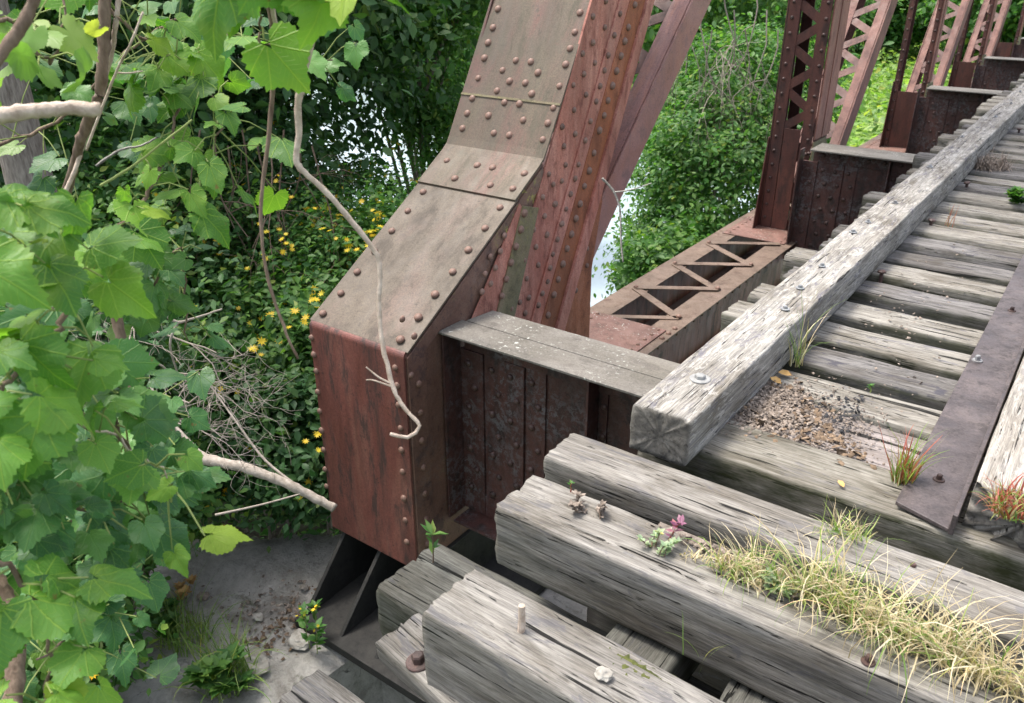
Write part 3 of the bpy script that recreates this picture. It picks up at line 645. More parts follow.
# laced channel member helper: two channels (near/far), flanges on the camera side, lacing between
def lacing(p0, p1, xa, xb, n, nrm, parent, w=.05, mat=None, double=False, name='lacing_bar'):
    p0, p1 = Vector(p0), Vector(p1)
    for i in range(n):
        a = p0.lerp(p1, i/n); b_ = p0.lerp(p1, (i+1)/n)
        for s in ((0, 1) if double else (i % 2,)):
            A = Vector((xa if s == 0 else xb, a.y, a.z)); B = Vector((xb if s == 0 else xa, b_.y, b_.z))
            bm = bmesh.new(); off = Vector(nrm)*(.0065*(s+ (i % 2)*.0)); bar(bm, A+off, B+off, w, .006, nrm); bmlink(name, bm, mat, parent)
def laced(name, front0, front1, depth, xi, xo, fl, mat, dirn, n, label=None, latmat=None, web=None, lace=True):
    """front line from front0 to front1 (YZ) = camera-side corner of the channel web; depth goes along dirn (YZ)"""
    d = Vector((0, *dirn)).normalized()*depth
    f0 = Vector((0, *front0)); f1 = Vector((0, *front1)); nr = -d.normalized()
    bm = bmesh.new()
    for x0, x1 in ((xi-.011, xi), (xo, xo+.011)):          # webs
        prism(bm, [Vector((x0, 0, 0))+f0, Vector((x0, 0, 0))+f1, Vector((x0, 0, 0))+f1+d, Vector((x0, 0, 0))+f0+d], (x1-x0, 0, 0))
    t = d.normalized()*.011
    for x0, x1 in ((xi-fl, xi-.019), (xo+.019, xo+fl)):  # front flanges and back flanges
        for o_ in (Vector(), d-t):
            prism(bm, [Vector((x0, 0, 0))+f0+o_, Vector((x0, 0, 0))+f1+o_, Vector((x0, 0, 0))+f1+o_+t, Vector((x0, 0, 0))+f0+o_+t], (x1-x0, 0, 0))
    # seam: second angle leg on the near web
    g = d.normalized()*(depth*.52)
    prism(bm, [Vector((xi+.001, 0, 0))+f0+g, Vector((xi+.001, 0, 0))+f1+g, Vector((xi+.001, 0, 0))+f1+d*.995, Vector((xi+.001, 0, 0))+f0+d*.995], (.010, 0, 0)) if web else None
    mem = bmlink(name, bm, mat, TR, label, bevel=.0015)
    for base, nn in (((d.normalized()*.018, nr),) if lace else ()):
        lacing(f0+base+nn*.0, f1+base, xi-fl*.55, xo+fl*.55, int((f1-f0).length/.2), nn, mem, mat=latmat or mat, w=.082)
    return mem
# end post underside lacing
pm = bmlink('lacing_frame', (lambda b_: (box(b_, XI-.10, XI-.011, 0, .001, 0, .001), b_)[1])(bmesh.new()), M['post'], TR) if False else None
# first diagonal
def dline(c, z): return z+c
zt = TOPZ
laced('diagonal', (4.18-.62, -.62), (4.18+zt-.03, zt), .215, XI+.006, -3.0, .14, M['purple'], (.707, -.707), 34, 'purple pink first diagonal', M['post'])
# floor beams, posts, further diagonals
FB = [2.95, 8.2, 13.1, 17.7, 22.4]
def floor_beam(yc, first=False):
    zt_ = -.205; x0 = -2.42 if first else -2.35; x1 = 2.3
    bm = bmesh.new()
    if first:  # trapezoid end of the top flange
        prism(bm, [(-2.455, yc-.185, zt_-.012), (x1, yc-.185, zt_-.012), (x1, yc-.003, zt_-.012), (-2.452, yc-.003, zt_-.012)], (0, 0, .012))
        prism(bm, [(-2.43, yc+.003, zt_-.012), (x1, yc+.003, zt_-.012), (x1, yc+.185, zt_-.012), (-2.40, yc+.185, zt_-.012)], (0, 0, .012))
    else: box(bm, x0, x1, yc-.185, yc+.185, zt_-.014, zt_)
    top = bmlink('floor_beam_flange', bm, M['beamtop'], TR, bevel=.002)
    bm = bmesh.new(); box(bm, x0, x1, yc-.006, yc+.006, -1.33, zt_-.0145)
    for s in (-1, 1):
        box(bm, x0, x1, yc+s*.018-.0115, yc+s*.018+.0115, zt_-.14, zt_-.0146); box(bm, x0, x1, yc+s*.0185-.0115, yc+s*.0185+.0115, -1.33, -1.20)
    box(bm, x0, x1, yc-.16, yc+.16, -1.345, -1.331)
    wb = bmlink('floor_beam', bm, M['darkweb'], TR, 'dark flaking floor beam web', bevel=.0015)
    # connection angles and stiffeners on the front
    bm = bmesh.new(); yf = yc-.006
    for a, b_, t in ((-2.445, -2.30, .030), (-2.298, -2.17, .018), (-2.168, -2.05, .026), (-2.048, -1.93, .012)):
        box(bm, a, b_, yf-t, yf-.0005, -1.32, zt_-.142)
    box(bm, -2.449, -2.437, yc-.17, yf-.031, -1.32, zt_-.016)
    bmlink('connection_angles', bm, M['darkweb'], wb, bevel=.0015)
    for xs in (-1.64, -.9, .1, .9):
        bm = bmesh.new(); box(bm, xs-.05, xs+.05, yf-.012, yf-.0003, -1.32, zt_-.142); box(bm, xs-.006, xs+.006, yc-.12, yf-.0125, -1.32, zt_-.016); bmlink('stiffener', bm, M['darkweb'], wb, bevel=.0015)
    rr = .019
    for xs, t in ((-2.37, .031), (-2.23, .019), (-2.11, .027), (-1.99, .013)):
        for j, z in enumerate(np.arange(-.42, -1.25, -.125)): rivet((xs+(.02 if j % 2 else -.02), yf-t, z), (0, -1, 0), None, rr, True)
    for xs in np.arange(-2.4, .6, .14): rivet((xs, yc-.0305, zt_-.075), (0, -1, 0), None, rr, True)
    for z in np.arange(-.42, -1.25, -.16):
        for xs in (-1.67, -1.605): rivet((xs, yf-.013, z), (0, -1, 0), None, rr*.9, True)
for i, y in enumerate(FB): floor_beam(y, i == 0)
# steel stringers under the ties
for x in (-.75, .75):
    bm = bmesh.new(); box(bm, x-.006, x+.006, 3.14, 22, -.85, -.222); box(bm, x-.11, x+.11, 3.14, 22, -.222, -.206); box(bm, x-.11, x+.11, 3.14, 22, -.866, -.8505)
    bmlink('stringer', bm, M['darkweb'], TR)
# lower chord
ZC = -1.165
for x0, x1 in ((XI-.011, XI), (XO, XO+.011)):
    bm = bmesh.new(); box(bm, x0, x1, 4.23, 24, ZC-.43, ZC-.012); bmlink('chord_web', bm, M['endface'], TR, bevel=.002)
for xa, xb, nm in ((XI-.14, XI+.075, 1), (XO-.075, XO+.14, 0)):
    bm = bmesh.new(); box(bm, xa, xb, 4.0, 24, ZC-.012, ZC); box(bm, xa, xb, 4.0, 24, ZC-.445, ZC-.4305); cf = bmlink('chord_flange', bm, M['chord'], TR, bevel=.002)
    if nm: CF = cf
bm = bmesh.new(); box(bm, XI+.0005, XI+.011, 4.0, 24, ZC-.15, ZC-.0125); bmlink('chord_angle', bm, M['endface'], TR, bevel=.002)
def chord_lacing(ya, yb, n):
    for i in range(n):
        a = ya+(yb-ya)*i/n; b_ = ya+(yb-ya)*(i+1)/n; m_ = (a+b_)/2
        for (A, B, s) in (((XI-.03, a, ZC), (XO+.03, m_, ZC), 0), ((XO+.03, m_, ZC), (XI-.03, b_, ZC), 1)):
            bm = bmesh.new(); bar(bm, Vector(A)+Vector((0,0,.0015+.0085*s)), Vector(B)+Vector((0,0,.0015+.0085*s)), .075, .008, (0,0,1)); bmlink('lacing_bar', bm, M['chord'], CF, bevel=.0015)
        rivet((XI-.03, a, ZC+.018), (0,0,1), None, .022); rivet((XO+.03, m_, ZC+.018), (0,0,1), None, .022)
NODES = [onz(676, 318, ZC).y, onz(716, 291, ZC).y, onz(750, 266, ZC).y]
stp = (NODES[2]-NODES[0])/2
chord_lacing(NODES[0], NODES[0]+stp*3, 3)
bm = bmesh.new(); bar(bm, (XI-.03, NODES[0], ZC+.0015), (XO+.03, NODES[0]-stp*.5, ZC+.0015), .062, .008, (0,0,1)); bmlink('lacing_bar', bm, M['chord'], CF)
for i in range(1, 4): chord_lacing(FB[i]+1., FB[i+1]-.9, 4)
for ya, yb in [(4.0, NODES[0]-.28)]+[(NODES[0]+stp*3+.03, FB[1]+.55)]+[(FB[i]-.85, FB[i]+.9) for i in (2, 3, 4)]:
    bm = bmesh.new(); box(bm, XO+.0, XI-.0, ya, yb, ZC+.0005, ZC+.011); bmlink('batten_plate', bm, M['batten'], TR, bevel=.002)
    for x in (XO+.06, XI-.05):
        for y in np.arange(ya+.05, yb-.02, .11): rivet((x, y, ZC+.011), (0,0,1), None, .016)
for x in (XI+.035,):
    for y in (NODES[0]-.42, NODES[0]-.31, NODES[0]-.2): rivet((x, y, ZC), (0,0,1), None, .022)
for y in np.arange(4.3, 24, .16): rivet((XI+.011, y, ZC-.08), (1,0,0), None, .017); rivet((XI+.045, y, ZC-.4305), (0,0,1), None, .017)
# posts with flared foot gussets
for i, yb in enumerate(FB[1:]):
    y0 = yb+(.26 if i == 0 else .42); dp = .42 if i == 0 else .20; xi, xo = XI+.004, -2.90
    po = laced('post', (y0, -1.15), (y0, TOPZ), dp, xi, xo, .13 if i == 0 else .07, M['post'], (1, 0), 30, 'dark red laced vertical post' if i == 0 else None, M['post'], lace=(i == 0))
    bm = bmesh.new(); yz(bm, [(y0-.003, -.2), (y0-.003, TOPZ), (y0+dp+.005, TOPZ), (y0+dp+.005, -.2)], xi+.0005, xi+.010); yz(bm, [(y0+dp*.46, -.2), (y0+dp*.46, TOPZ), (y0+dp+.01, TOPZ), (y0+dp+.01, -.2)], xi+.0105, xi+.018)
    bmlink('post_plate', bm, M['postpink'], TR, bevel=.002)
    for x, mt in ((xi+.001, M['olive']), (xo-.012, M['post'])):
        bm = bmesh.new(); yz(bm, [(y0-.14, ZC+.012), (y0-.02, -.222), (y0+.35, -.222), (y0+.9, -.75), (y0+.95, ZC+.012)], x, x+.011); bmlink('gusset_plate', bm, mt, TR, bevel=.002)
    bm = bmesh.new(); box(bm, xo+.08 if i else xo+.14, xi-.08 if i else xi-.14, y0-.0085, y0-.0005, -1.15, -.12 if i == 0 else -.35); bmlink('post_batten', bm, M['post'], TR, bevel=.002)
    for z in np.arange(-1.05, 2.5, .14):
        for x in ((xi-.06, xo+.06) if i == 0 else (xi-.04, xo+.04)): rivet((x, y0-.001, z), (0, -1, 0), None, .017, True)
    for z in np.arange(-1.0, -.3, .13): rivet((xi+.013, y0+.06, z), (1,0,0), None, .017)
    # diagonal from this foot
    if i < 3:
        c = y0+.62+.62
        laced('diagonal', (c+(-.9)*.80, -.9), (c+TOPZ*.80, TOPZ), .25, xi+.012, xo, .11, M['dulldiag'], (.78, -.62), 30, None, M['post'])
    # inclined outer brace of the next panel seen against the bank
bm = bmesh.new(); box(bm, XO-.01, XI+.03, 6.2, 24, TOPZ, TOPZ+.4); bmlink('top_chord', bm, M['post'], TR, bevel=.01)
o = bmlink('rivets', REST, M['rivet'], TR, smooth=True); o['kind'] = 'stuff'
o = bmlink('dark_rivets', DARK, M['darkrivet'], TR, smooth=True); o['kind'] = 'stuff'
# bearing shoe below the end box
SH = TR
bm = bmesh.new()
for x in (XI-.05, -2.78, XO+.05): yz(bm, [(2.60, ZB-.003), (3.45, ZB-.003), (3.6, -1.93), (2.22, -1.93)], x-.012, x+.012)
box(bm, XO-.02, XI+.02, 2.56, 3.5, ZB-.028, ZB-.0035); bmlink('bearing_shoe', bm, M['black'], SH, 'bearing shoe under the end post, shadow put into its black colour', bevel=.002)
bm = bmesh.new(); box(bm, XO+.02, XI+.35, 2.16, 3.6, -1.985, -1.9305); bmlink('bearing_plate', bm, M['black'], SH, bevel=.004)

# ------------------------------------------------------------------ concrete seat
def abutment():
    ZS = -2.0
    P = [(-4.42, 2.18), (-3.52, 2.93), (-2.2, 3.75), (2.6, 3.75), (2.6, 2.45), (-2.70, 2.42), (-2.78, .2), (-3.1, .75)]
    m, nt_, b, out = newmat('old_concrete'); N = NB(nt_); v = N.coords(False)
    n1 = N.noise(v, 2.5, 8, .7, (1,1,1), .5); n2 = N.noise(v, 16, 8, .75); n3 = N.noise(v, 70, 4, .7)
    c = N.ramp(n1, [(.36, (.27,.25,.22)), (.5, (.46,.44,.405)), (.64, (.60,.575,.54))])
    c = N.mix(N.ramp(n2, [(.52, 0.), (.7, .8)]), c, (.20,.185,.165)); c = N.mix(N.ramp(n3, [(.6, 0.), (.7, .6)]), c, (.52,.51,.48))
    n4 = N.noise(v, 3.1, 6, .7); c = N.mix(N.ramp(n4, [(.6, 0.), (.68, .8)]), c, (.06,.07,.025))
    N.l(c, b.inputs['Base Color']); b.inputs['Roughness'].default_value = .95
    vo = N.n('ShaderNodeTexVoronoi', feature='DISTANCE_TO_EDGE'); vo.inputs['Scale'].default_value = 1.1; dm = N.n('ShaderNodeVectorMath', operation='ADD'); nn_ = N.n('ShaderNodeTexNoise'); nn_.inputs['Scale'].default_value = 4.; nn_.inputs['Detail'].default_value = 6; N.l(v, nn_.inputs['Vector']); N.l(v, dm.inputs[0]); N.l(nn_.outputs[1], dm.inputs[1]); N.l(dm.outputs[0], vo.inputs['Vector'])
    ckk = N.ramp(vo.outputs[0], [(0., 1.), (.010, 0.)]); ckk = N.math('MULTIPLY', ckk, N.ramp(n1, [(.52, 0.), (.6, 1.)])); c = N.mix(N.math('MULTIPLY', ckk, .8), c, (.03,.028,.025)); N.l(c, b.inputs['Base Color'])
    p = N.bump(n2, 1., .045, None); p = N.bump(N.math('SUBTRACT', 1., ckk), .9, .02, None, p); N.bump(n3, .8, .008, b, p)
    # fine top surface: grid clipped to the outline
    import mathutils.geometry as mg
    def inside(x, y):
        c_ = False; j = len(P)-1
        for i in range(len(P)):
            if (P[i][1] > y) != (P[j][1] > y) and x < (P[j][0]-P[i][0])*(y-P[i][1])/(P[j][1]-P[i][1])+P[i][0]: c_ = not c_
            j = i
        return c_
    def dist(x, y):
        q = Vector((x, y)); best = 9
        for i in range(len(P)):
            a, b_ = Vector(P[i]), Vector(P[(i+1) % len(P)]); c_, t = mg.intersect_point_line(q, a, b_); t = min(1, max(0, t)); best = min(best, (a.lerp(b_, t)-q).length)
        return best
    bm = bmesh.new(); s = .045; g = {}
    def hh(x, y):
        d = dist(x, y); z = ZS+.02*noise.noise(Vector((x*1.5, y*1.5, 0)))+.014*noise.noise(Vector((x*6, y*6, 4)))+.006*noise.noise(Vector((x*22, y*22, 8)))
        return z-.035*math.exp(-d/.05)*(1+noise.noise(Vector((x*5, y*5, 9))))
    def vert(i, j):
        if (i, j) not in g: x, y = -4.6+i*s, .1+j*s; g[(i, j)] = bm.verts.new((x, y, hh(x, y)))
        return g[(i, j)]
    nx, ny = int(3.2/s), int(3.9/s)
    for i in range(nx):
        for j in range(ny):
            if inside(-4.6+(i+.5)*s, .1+(j+.5)*s): bm.faces.new((vert(i,j), vert(i+1,j), vert(i+1,j+1), vert(i,j+1)))
    # sink every boundary vertex to the outline and drop a wall from it
    eds = [e for e in bm.edges if len(e.link_faces) == 1]
    def snap(v_):
        q = v_.co.to_2d(); best = (9, None)
        for i in range(len(P)):
            a, b_ = Vector(P[i]), Vector(P[(i+1) % len(P)]); c_, t = mg.intersect_point_line(q, a, b_); t = min(1, max(0, t)); r_ = a.lerp(b_, t)
            if (r_-q).length < best[0]: best = ((r_-q).length, r_)
        if best[0] < .08: k = .012*noise.noise(Vector((q.x*9, q.y*9, 1))); v_.co.x, v_.co.y = best[1].x+k, best[1].y+k
    for v_ in {v for e in eds for v in e.verts}: snap(v_)
    r = bmesh.ops.extrude_edge_only(bm, edges=eds)
    for v_ in [x for x in r['geom'] if isinstance(x, bmesh.types.BMVert)]: v_.co.z = -5.5
    o = bmlink('concrete_abutment', bm, m, smooth=True); tag(o, 'old cracked concrete bridge seat below the red end post', 'abutment')
    mod = o.modifiers.new('es', 'EDGE_SPLIT'); mod.split_angle = R(50)
    # plain block under the rest, out of sight below the deck
    bm = bmesh.new(); box(bm, -1.42, 2.6, 2.45, 3.75, -5.5, ZS-.01); bmlink('block', bm, m, o)
abutment()
# stones and leaf litter on the seat
def rock(q, r, seed, name, label, mat, flat=.4, group=None):
    bm = bmesh.new(); bmesh.ops.create_icosphere(bm, subdivisions=3, radius=1)
    for v in bm.verts:
        d = v.co.normalized(); a = 1+.35*noise.noise(d*1.5+Vector((seed, 0, 0)))+.15*noise.noise(d*5+Vector((seed, 3, 0)))
        v.co = Vector((d.x*a*r, d.y*a*r*.8, max(-.3, d.z)*a*r*flat))+Vector(q)
    return tag(bmlink(name, bm, mat, None, smooth=False), label, 'stone', group)
rock(onz(603, 674, .008), .021, 1, 'stone', 'whitish broken stone on the silvery timber by the moss', M['stone'], .5)
rock(onz(258, 617, -1.98), .035, 2, 'stone', 'small grey stone lying in the middle of the concrete', M['stone'], .4)
rock(onz(300, 640, -1.98), .075, 3, 'stone', 'flat grey chunk by the yellow flowered weed on the concrete', M['stone'], .35)
rock(onz(245, 662, -1.98), .13, 4, 'stone', 'broad flat broken slab near the bottom edge of the concrete', M['stone'], .22)
rock(onz(304, 587, -1.98), .03, 6, 'stone', 'white chip on the right of the concrete', M['bleached'], .4)
rock(onz(203, 596, -1.98), .04, 8, 'stone', 'tan lump near the orange dry weed on the concrete', M['litter'], .5)

# ------------------------------------------------------------------ litter on the deck
def litter(name, label, pts, zr, n, size, mat, seed, kind='stuff', cat='debris'):
    rs = np.random.RandomState(seed); P = []
    c = np.array(pts); 
    for _ in range(n):
        w_ = rs.dirichlet(np.ones(len(c))*.7); q = (c*w_[:, None]).sum(0); P.append((q[0]+rs.normal()*2, q[1]+rs.normal()*2))
    pos = np.array([list(onz(a, b_, zr[0]+(zr[1]-zr[0])*rs.rand()**2)) for a, b_ in P])
    V = np.array([1,1,.45])*np.array([(-.7,-.35,-.2),(.5,-.3,-.1),(.4,.4,-.15),(-.4,.45,-.2),(-.3,-.2,.25),(.3,-.15,.3),(.25,.25,.22),(-.25,.2,.28)]); Fc = [(4,5,6,7),(0,1,5,4),(1,2,6,5),(2,3,7,6),(3,0,4,7)]
    nr = np.tile([0,0,1.], (n, 1))+rs.normal(size=(n, 3))*.5
    o = scatter(name, pos, nr, rs.normal(size=(n, 3)), size*rs.uniform(.3, 1.5, n)**1.4, (V, Fc), mat)
    return tag(o, label, cat, kind=kind)
def mound(name, label, px, py, rx, ry, h, mat, seed):
    q = onz(px, py, 0); bm = bmesh.new(); n = 26; g = {}
    for i in range(n+1):
        for j in range(n+1):
            a, b_ = i/n*2-1, j/n*2-1; d = math.hypot(a, b_); f = max(0, 1-d*(1+.35*noise.noise(Vector((math.atan2(b_, a)*1.5, seed, 0)))))
            x, y = q.x+a*rx, q.y+b_*ry; g[i, j] = bm.verts.new((x, y, -.012+h*f**.6*(1+.6*noise.noise(Vector((x*25, y*25, seed))))+(.006*noise.noise(Vector((x*90, y*90, 0))) if f else 0)))
    for i in range(n):
        for j in range(n): bm.faces.new((g[i,j], g[i+1,j], g[i+1,j+1], g[i,j+1]))
    return tag(bmlink(name, bm, mat, smooth=True), label, 'debris', kind='stuff')
mound('dirt', 'dry dirt heaped beside the guard timber near its end', 757, 396, .24, .27, .018, M['dirt'], 1)
mound('dirt', 'dirt under the dry grass on the thick near timber', 800, 590, .42, .06, .014, M['dirt'], 2)
litter('debris', 'dry leaf crumbs and gravel scattered beside the guard timber end', [(700,440),(755,368),(815,375),(835,425),(745,415),(770,400),(790,440)], (.002,.014), 2400, .010, M['litter'], 1)
litter('debris', 'thin scatter of dirt crumbs over the first deck ties', [(690,445),(740,380),(830,365),(900,400),(900,470),(820,480)], (.001,.006), 1700, .006, M['litter'], 21)
litter('debris', 'brown leaf scraps caught between the first deck ties', [(720,430),(760,385),(800,370),(840,440),(890,480)], (.001,.01), 260, .018, M['leafscrap'], 22)
litter('debris', 'dark cinders scattered on the wide dusty tie', [(865,395),(872,402),(858,398),(835,440),(848,446),(770,388)], (.002,.010), 110, .011, M['coal'], 2)
litter('debris', 'brown crumbs along the grassy near timber', [(640,520),(760,560),(900,620),(990,670),(820,610)], (.0,.02), 3000, .010, M['litter'], 3)
litter('debris', 'brown leaf scraps and twig bits along the right of the concrete', [(250,640),(330,600),(340,560),(290,660),(200,680)], (-2.0,-1.985), 200, .018, M['leafscrap'], 24)
litter('debris', 'dead leaf bits scattered over the concrete', [(170,620),(230,690),(320,640),(280,600),(200,560),(330,560)], (-2.0,-1.98), 260, .016, M['litter'], 4)
litter('debris', 'small bits lying on the deck ties', [(800,340),(900,500),(960,300),(1000,200),(880,260)], (.0,.012), 150, .008, M['litter'], 5)

# ------------------------------------------------------------------ grass and weeds
def blades(name, label, q, n, h, spread, mat, seed, cat='grass clump', group=None, lean=.5, wdt=.0022, bend=1., aniso=(1,1), kids=()):
    rs = np.random.RandomState(seed); q = Vector(q); root = None
    def mk(nm, n, mat, hs=1., pr=None):
        n = max(3, int(n*(.5 if mat is M['straw'] else .9))); seg = 6; V = np.zeros((n, (seg+1)*2, 3)); 
        for i in range(n):
            a = rs.uniform(0, 2*math.pi); r = spread*math.sqrt(rs.rand()); b0 = np.array([r*math.cos(a)*aniso[0], r*math.sin(a)*aniso[1], 0])
            az = rs.uniform(0, 2*math.pi); L = h*hs*rs.uniform(.35, 1.1); th = rs.uniform(0, lean); cv = rs.uniform(.1, 1.)*bend; p = b0.copy(); w_ = wdt*rs.uniform(.35, 1.1); L *= 1.15; tw = rs.normal()*.4
            for s in range(seg+1):
                dr = np.array([math.sin(th)*math.cos(az), math.sin(th)*math.sin(az), math.cos(th)]); sd_ = np.array([-math.sin(az+tw), math.cos(az+tw), 0]); ww = w_*(1-(s/seg)**2*.9)
                V[i, 2*s] = p-sd_*ww; V[i, 2*s+1] = p+sd_*ww; p = p+dr*L/seg; th += cv*(1.+s*.35)/seg*1.3; az += rs.normal()*.12
        Fc = [(2*s, 2*s+1, 2*s+3, 2*s+2) for s in range(seg)]
        return scatter(nm, np.tile(np.array(q), (n, 1)), np.tile([0,0,1.], (n,1)), np.tile([0,1.,0], (n,1)), np.ones(n), (V, Fc), mat, pr)
    # frames(): z up, y = +Y  -> x = +X
    if kids:
        root = empty(name, q, label, cat, group); mk('blades', n, mat, 1., root)
        for (nm, kn, km, khs) in kids: mk(nm, kn, km, khs, root)
        return root
    return tag(mk(name, n, mat), label, cat, group)
G1 = 'dry grass clumps on the thick near timber'
def ontie(px, py, z=.003): return onz(px, py, z)
blades('grass_clump', 'sparse dry tuft at the left end of the grass row on the thick timber', ontie(700, 560), 60, .05, .05, M['straw'], 1, group=G1, aniso=(1.2,.5), lean=1.)
blades('grass_clump', 'straw tuft second from the left on the thick timber, below the purple stain', ontie(735, 575), 150, .13, .06, M['straw'], 2, group=G1, aniso=(1.2,.5), lean=.8, bend=1.6, kids=(('green_blades', 40, M['grassgreen'], 1.),))
blades('grass_clump', 'tall yellow tuft in the middle of the grass row on the thick timber', ontie(770, 585), 170, .15, .06, M['straw'], 3, group=G1, aniso=(1.2,.5), lean=.7, bend=1.6, kids=(('green_blades', 30, M['grassgreen'], 1.),))
blades('grass_clump', 'tallest greenish tuft of the row on the thick timber, reaching across the stained timber', ontie(822, 605), 230, .22, .06, M['straw'], 4, group=G1, aniso=(1.3,.5), lean=.7, bend=1.5, kids=(('green_blades', 90, M['grassgreen'], 1.),))
blades('grass_clump', 'curly straw tuft right of the tallest greenish tuft', ontie(880, 635), 260, .22, .07, M['straw'], 5, group=G1, aniso=(1.3,.5), lean=.9, bend=2., kids=(('green_blades', 40, M['grassgreen'], 1.),))
blades('grass_clump', 'wide curly straw tuft near the bottom right corner', ontie(935, 655), 320, .22, .09, M['straw'], 6, group=G1, aniso=(1.4,.4), lean=1., bend=2., kids=(('green_blades', 50, M['grassgreen'], 1.),))
blades('grass_clump', 'pale straw tuft cut off at the bottom right corner', ontie(985, 680), 260, .20, .08, M['straw'], 7, group=G1, aniso=(1.4,.4), lean=1., bend=2., kids=(('green_blades', 20, M['grassgreen'], 1.),))
blades('grass_mat', 'low mat of tangled dry grass along the thick near timber', ontie(850, 618), 380, .045, .42, M['straw'], 8, group=None, aniso=(1,.14), lean=1.4, bend=2.2, cat='grass')
bpy.data.objects['grass_mat']['kind'] = 'stuff'
blades('grass_clump', 'bright green and yellow tuft growing between the stained timber and the mossy deck tie', onz(845, 545, -.02), 150, .11, .035, M['straw'], 9, lean=.7, bend=1., aniso=(1.5,.6), kids=(('green_blades', 80, M['grassgreen'], 1.),))
blades('grass_clump', 'green and reddish tuft at the near end of the steel angle', onz(902, 485, .0), 70, .16, .028, M['redweed'], 10, lean=.45, bend=.5, wdt=.003, kids=(('green_blades', 60, M['grassgreen'], 1.15), ('dry_blades', 60, M['straw'], .5)))
blades('grass_clump', 'tall thin straw stalks beside the inner edge of the guard timber', onz(796, 365, .0), 34, .24, .03, M['straw'], 11, lean=.35, bend=.8, wdt=.002, kids=(('green_blades', 14, M['grassgreen'], 1.2),))
blades('grass_clump', 'brown dry clump beside the far part of the guard timber', onz(990, 168, .0), 500, .15, .13, M['litter'], 12, lean=1.2, bend=1.4, wdt=.003)
blades('grass_clump', 'thin reddish weeds on a far stained tie', onz(948, 226, .0), 14, .12, .05, M['redweed'], 13, lean=.5, bend=.4, wdt=.002)
blades('grass_clump', 'red and green weeds sprouting from the rotten end of the cracked timber', onz(1010, 512, .12), 130, .10, .05, M['redweed'], 14, lean=1., bend=1., wdt=.0035, kids=(('green_blades', 70, M['grassgreen'], .9), ('dry_blades', 50, M['straw'], .7)))
blades('grass_clump', 'wispy green stalks at the front face of the grassy timber', (-.52, 1.50, -.15), 5, .2, .05, M['grassgreen'], 15, lean=.7, bend=.7, wdt=.0015)
blades('grass_clump', 'yellow green grass on the left of the concrete seat', onz(185, 640, -1.99), 160, .32, .14, M['grassgreen'], 16, lean=.7, bend=1., wdt=.004)
blades('grass_clump', 'grass tuft near the bottom of the concrete seat', onz(230, 680, -1.99), 170, .34, .14, M['grassgreen'], 17, lean=.8, bend=1., wdt=.005)
blades('grass_clump', 'small grass sprigs at the far left corner of the concrete', onz(190, 548, -1.99), 60, .18, .12, M['grassgreen'], 18, lean=.8, bend=1., wdt=.004)

def herb(name, label, q, h, n, lsize, lmat, smat, seed, cat='weed', tilt=.1, tpl=T_SIMPLE, nst=1, up=.5, fl=0):
    rs = np.random.RandomState(seed); q = Vector(q); root = empty(name, q, label, cat); bm = bmesh.new(); P, Nn, Tp = [], [], []
    tops = []
    for s in range(nst):
        d = Vector((rs.normal()*tilt, rs.normal()*tilt, 1)).normalized(); a = q+Vector((rs.normal()*.01*(nst > 1)*2, rs.normal()*.01*(nst > 1), -.005)); hh_ = h*rs.uniform(.6, 1.) if s else h
        pts = [a+d*hh_*t+Vector((rs.normal(), rs.normal(), 0))*.004*t for t in (0, .25, .5, .75, 1.)]; tube(bm, pts, [.0028, .0025, .002, .0017, .0012], 6); tops.append(pts[-1])
        for i in range(n):
            t = rs.uniform(.2, 1.) if i > n*.4 else 1.; az = rs.uniform(0, 6.28); k = min(3, int(t*4)); b_ = pts[k].lerp(pts[k+1], t*4-k) if t < 1 else pts[-1]
            o_ = np.array([math.cos(az), math.sin(az), up+rs.normal()*.25]); P.append(np.array(b_)); Tp.append(o_); Nn.append(np.array([0, 0, 1.])-o_*.4+rs.normal(size=3)*.15)
    bmlink('stem', bm, smat, root)
    scatter('leaves', P, Nn, Tp, lsize*rs.uniform(.5, 1.1, len(P)), tpl, lmat, root)
    if fl:
        ps = np.array([np.array(t_)+rs.normal(size=3)*.02 for t_ in tops for _ in range(fl)]); flower_obj(rs, ps, np.tile([0, -.3, 1.], (len(ps), 1))+rs.normal(size=ps.shape)*.4, root, .012)
    return root
herb('seedling', 'green leafy seedling standing on the low timber', onz(433, 562, -.405), .13, 13, .06, M['leaf_bright'], M['stem'], 1, 'seedling', .05, (np.array([(0,0,0),(.19,.45,.04),(0,1,-.05),(-.19,.45,.04)], float), [(0,1,2),(0,2,3)]), up=.8)
herb('weed', 'small dry weed at the left end of the thick timber', onz(590, 515, 0), .05, 26, .022, M['litter'], M['stem'], 2, tilt=.6, nst=5)
herb('weed', 'purple leaved weed on the thick timber', onz(668, 540, 0), .07, 16, .03, M['purpleweed'], M['redweed'], 3, tilt=.2)
herb('weed', 'pale green weed patch below the purple leaved weed', onz(660, 552, 0), .05, 22, .018, M['paleweed'], M['stem'], 4, tilt=.7, nst=8)
herb('weed', 'thin sprig at the back edge of the thick timber', onz(571, 492, 0), .035, 8, .014, M['leaf_bright'], M['redweed'], 5)
herb('weed', 'pale leafy weed in the middle of the dry grass row', onz(768, 592, 0), .05, 16, .03, M['paleweed'], M['stem'], 6, tilt=.6, nst=4)
herb('weed', 'bright green leaves growing between far ties', onz(1018, 205, 0), .10, 60, .05, M['leaf_bright'], M['greenstem'], 7, tilt=.5, nst=6)
herb('weed', 'tiny green sprout on a middle tie', onz(870, 392, 0), .03, 14, .018, M['leaf_bright'], M['greenstem'], 8)
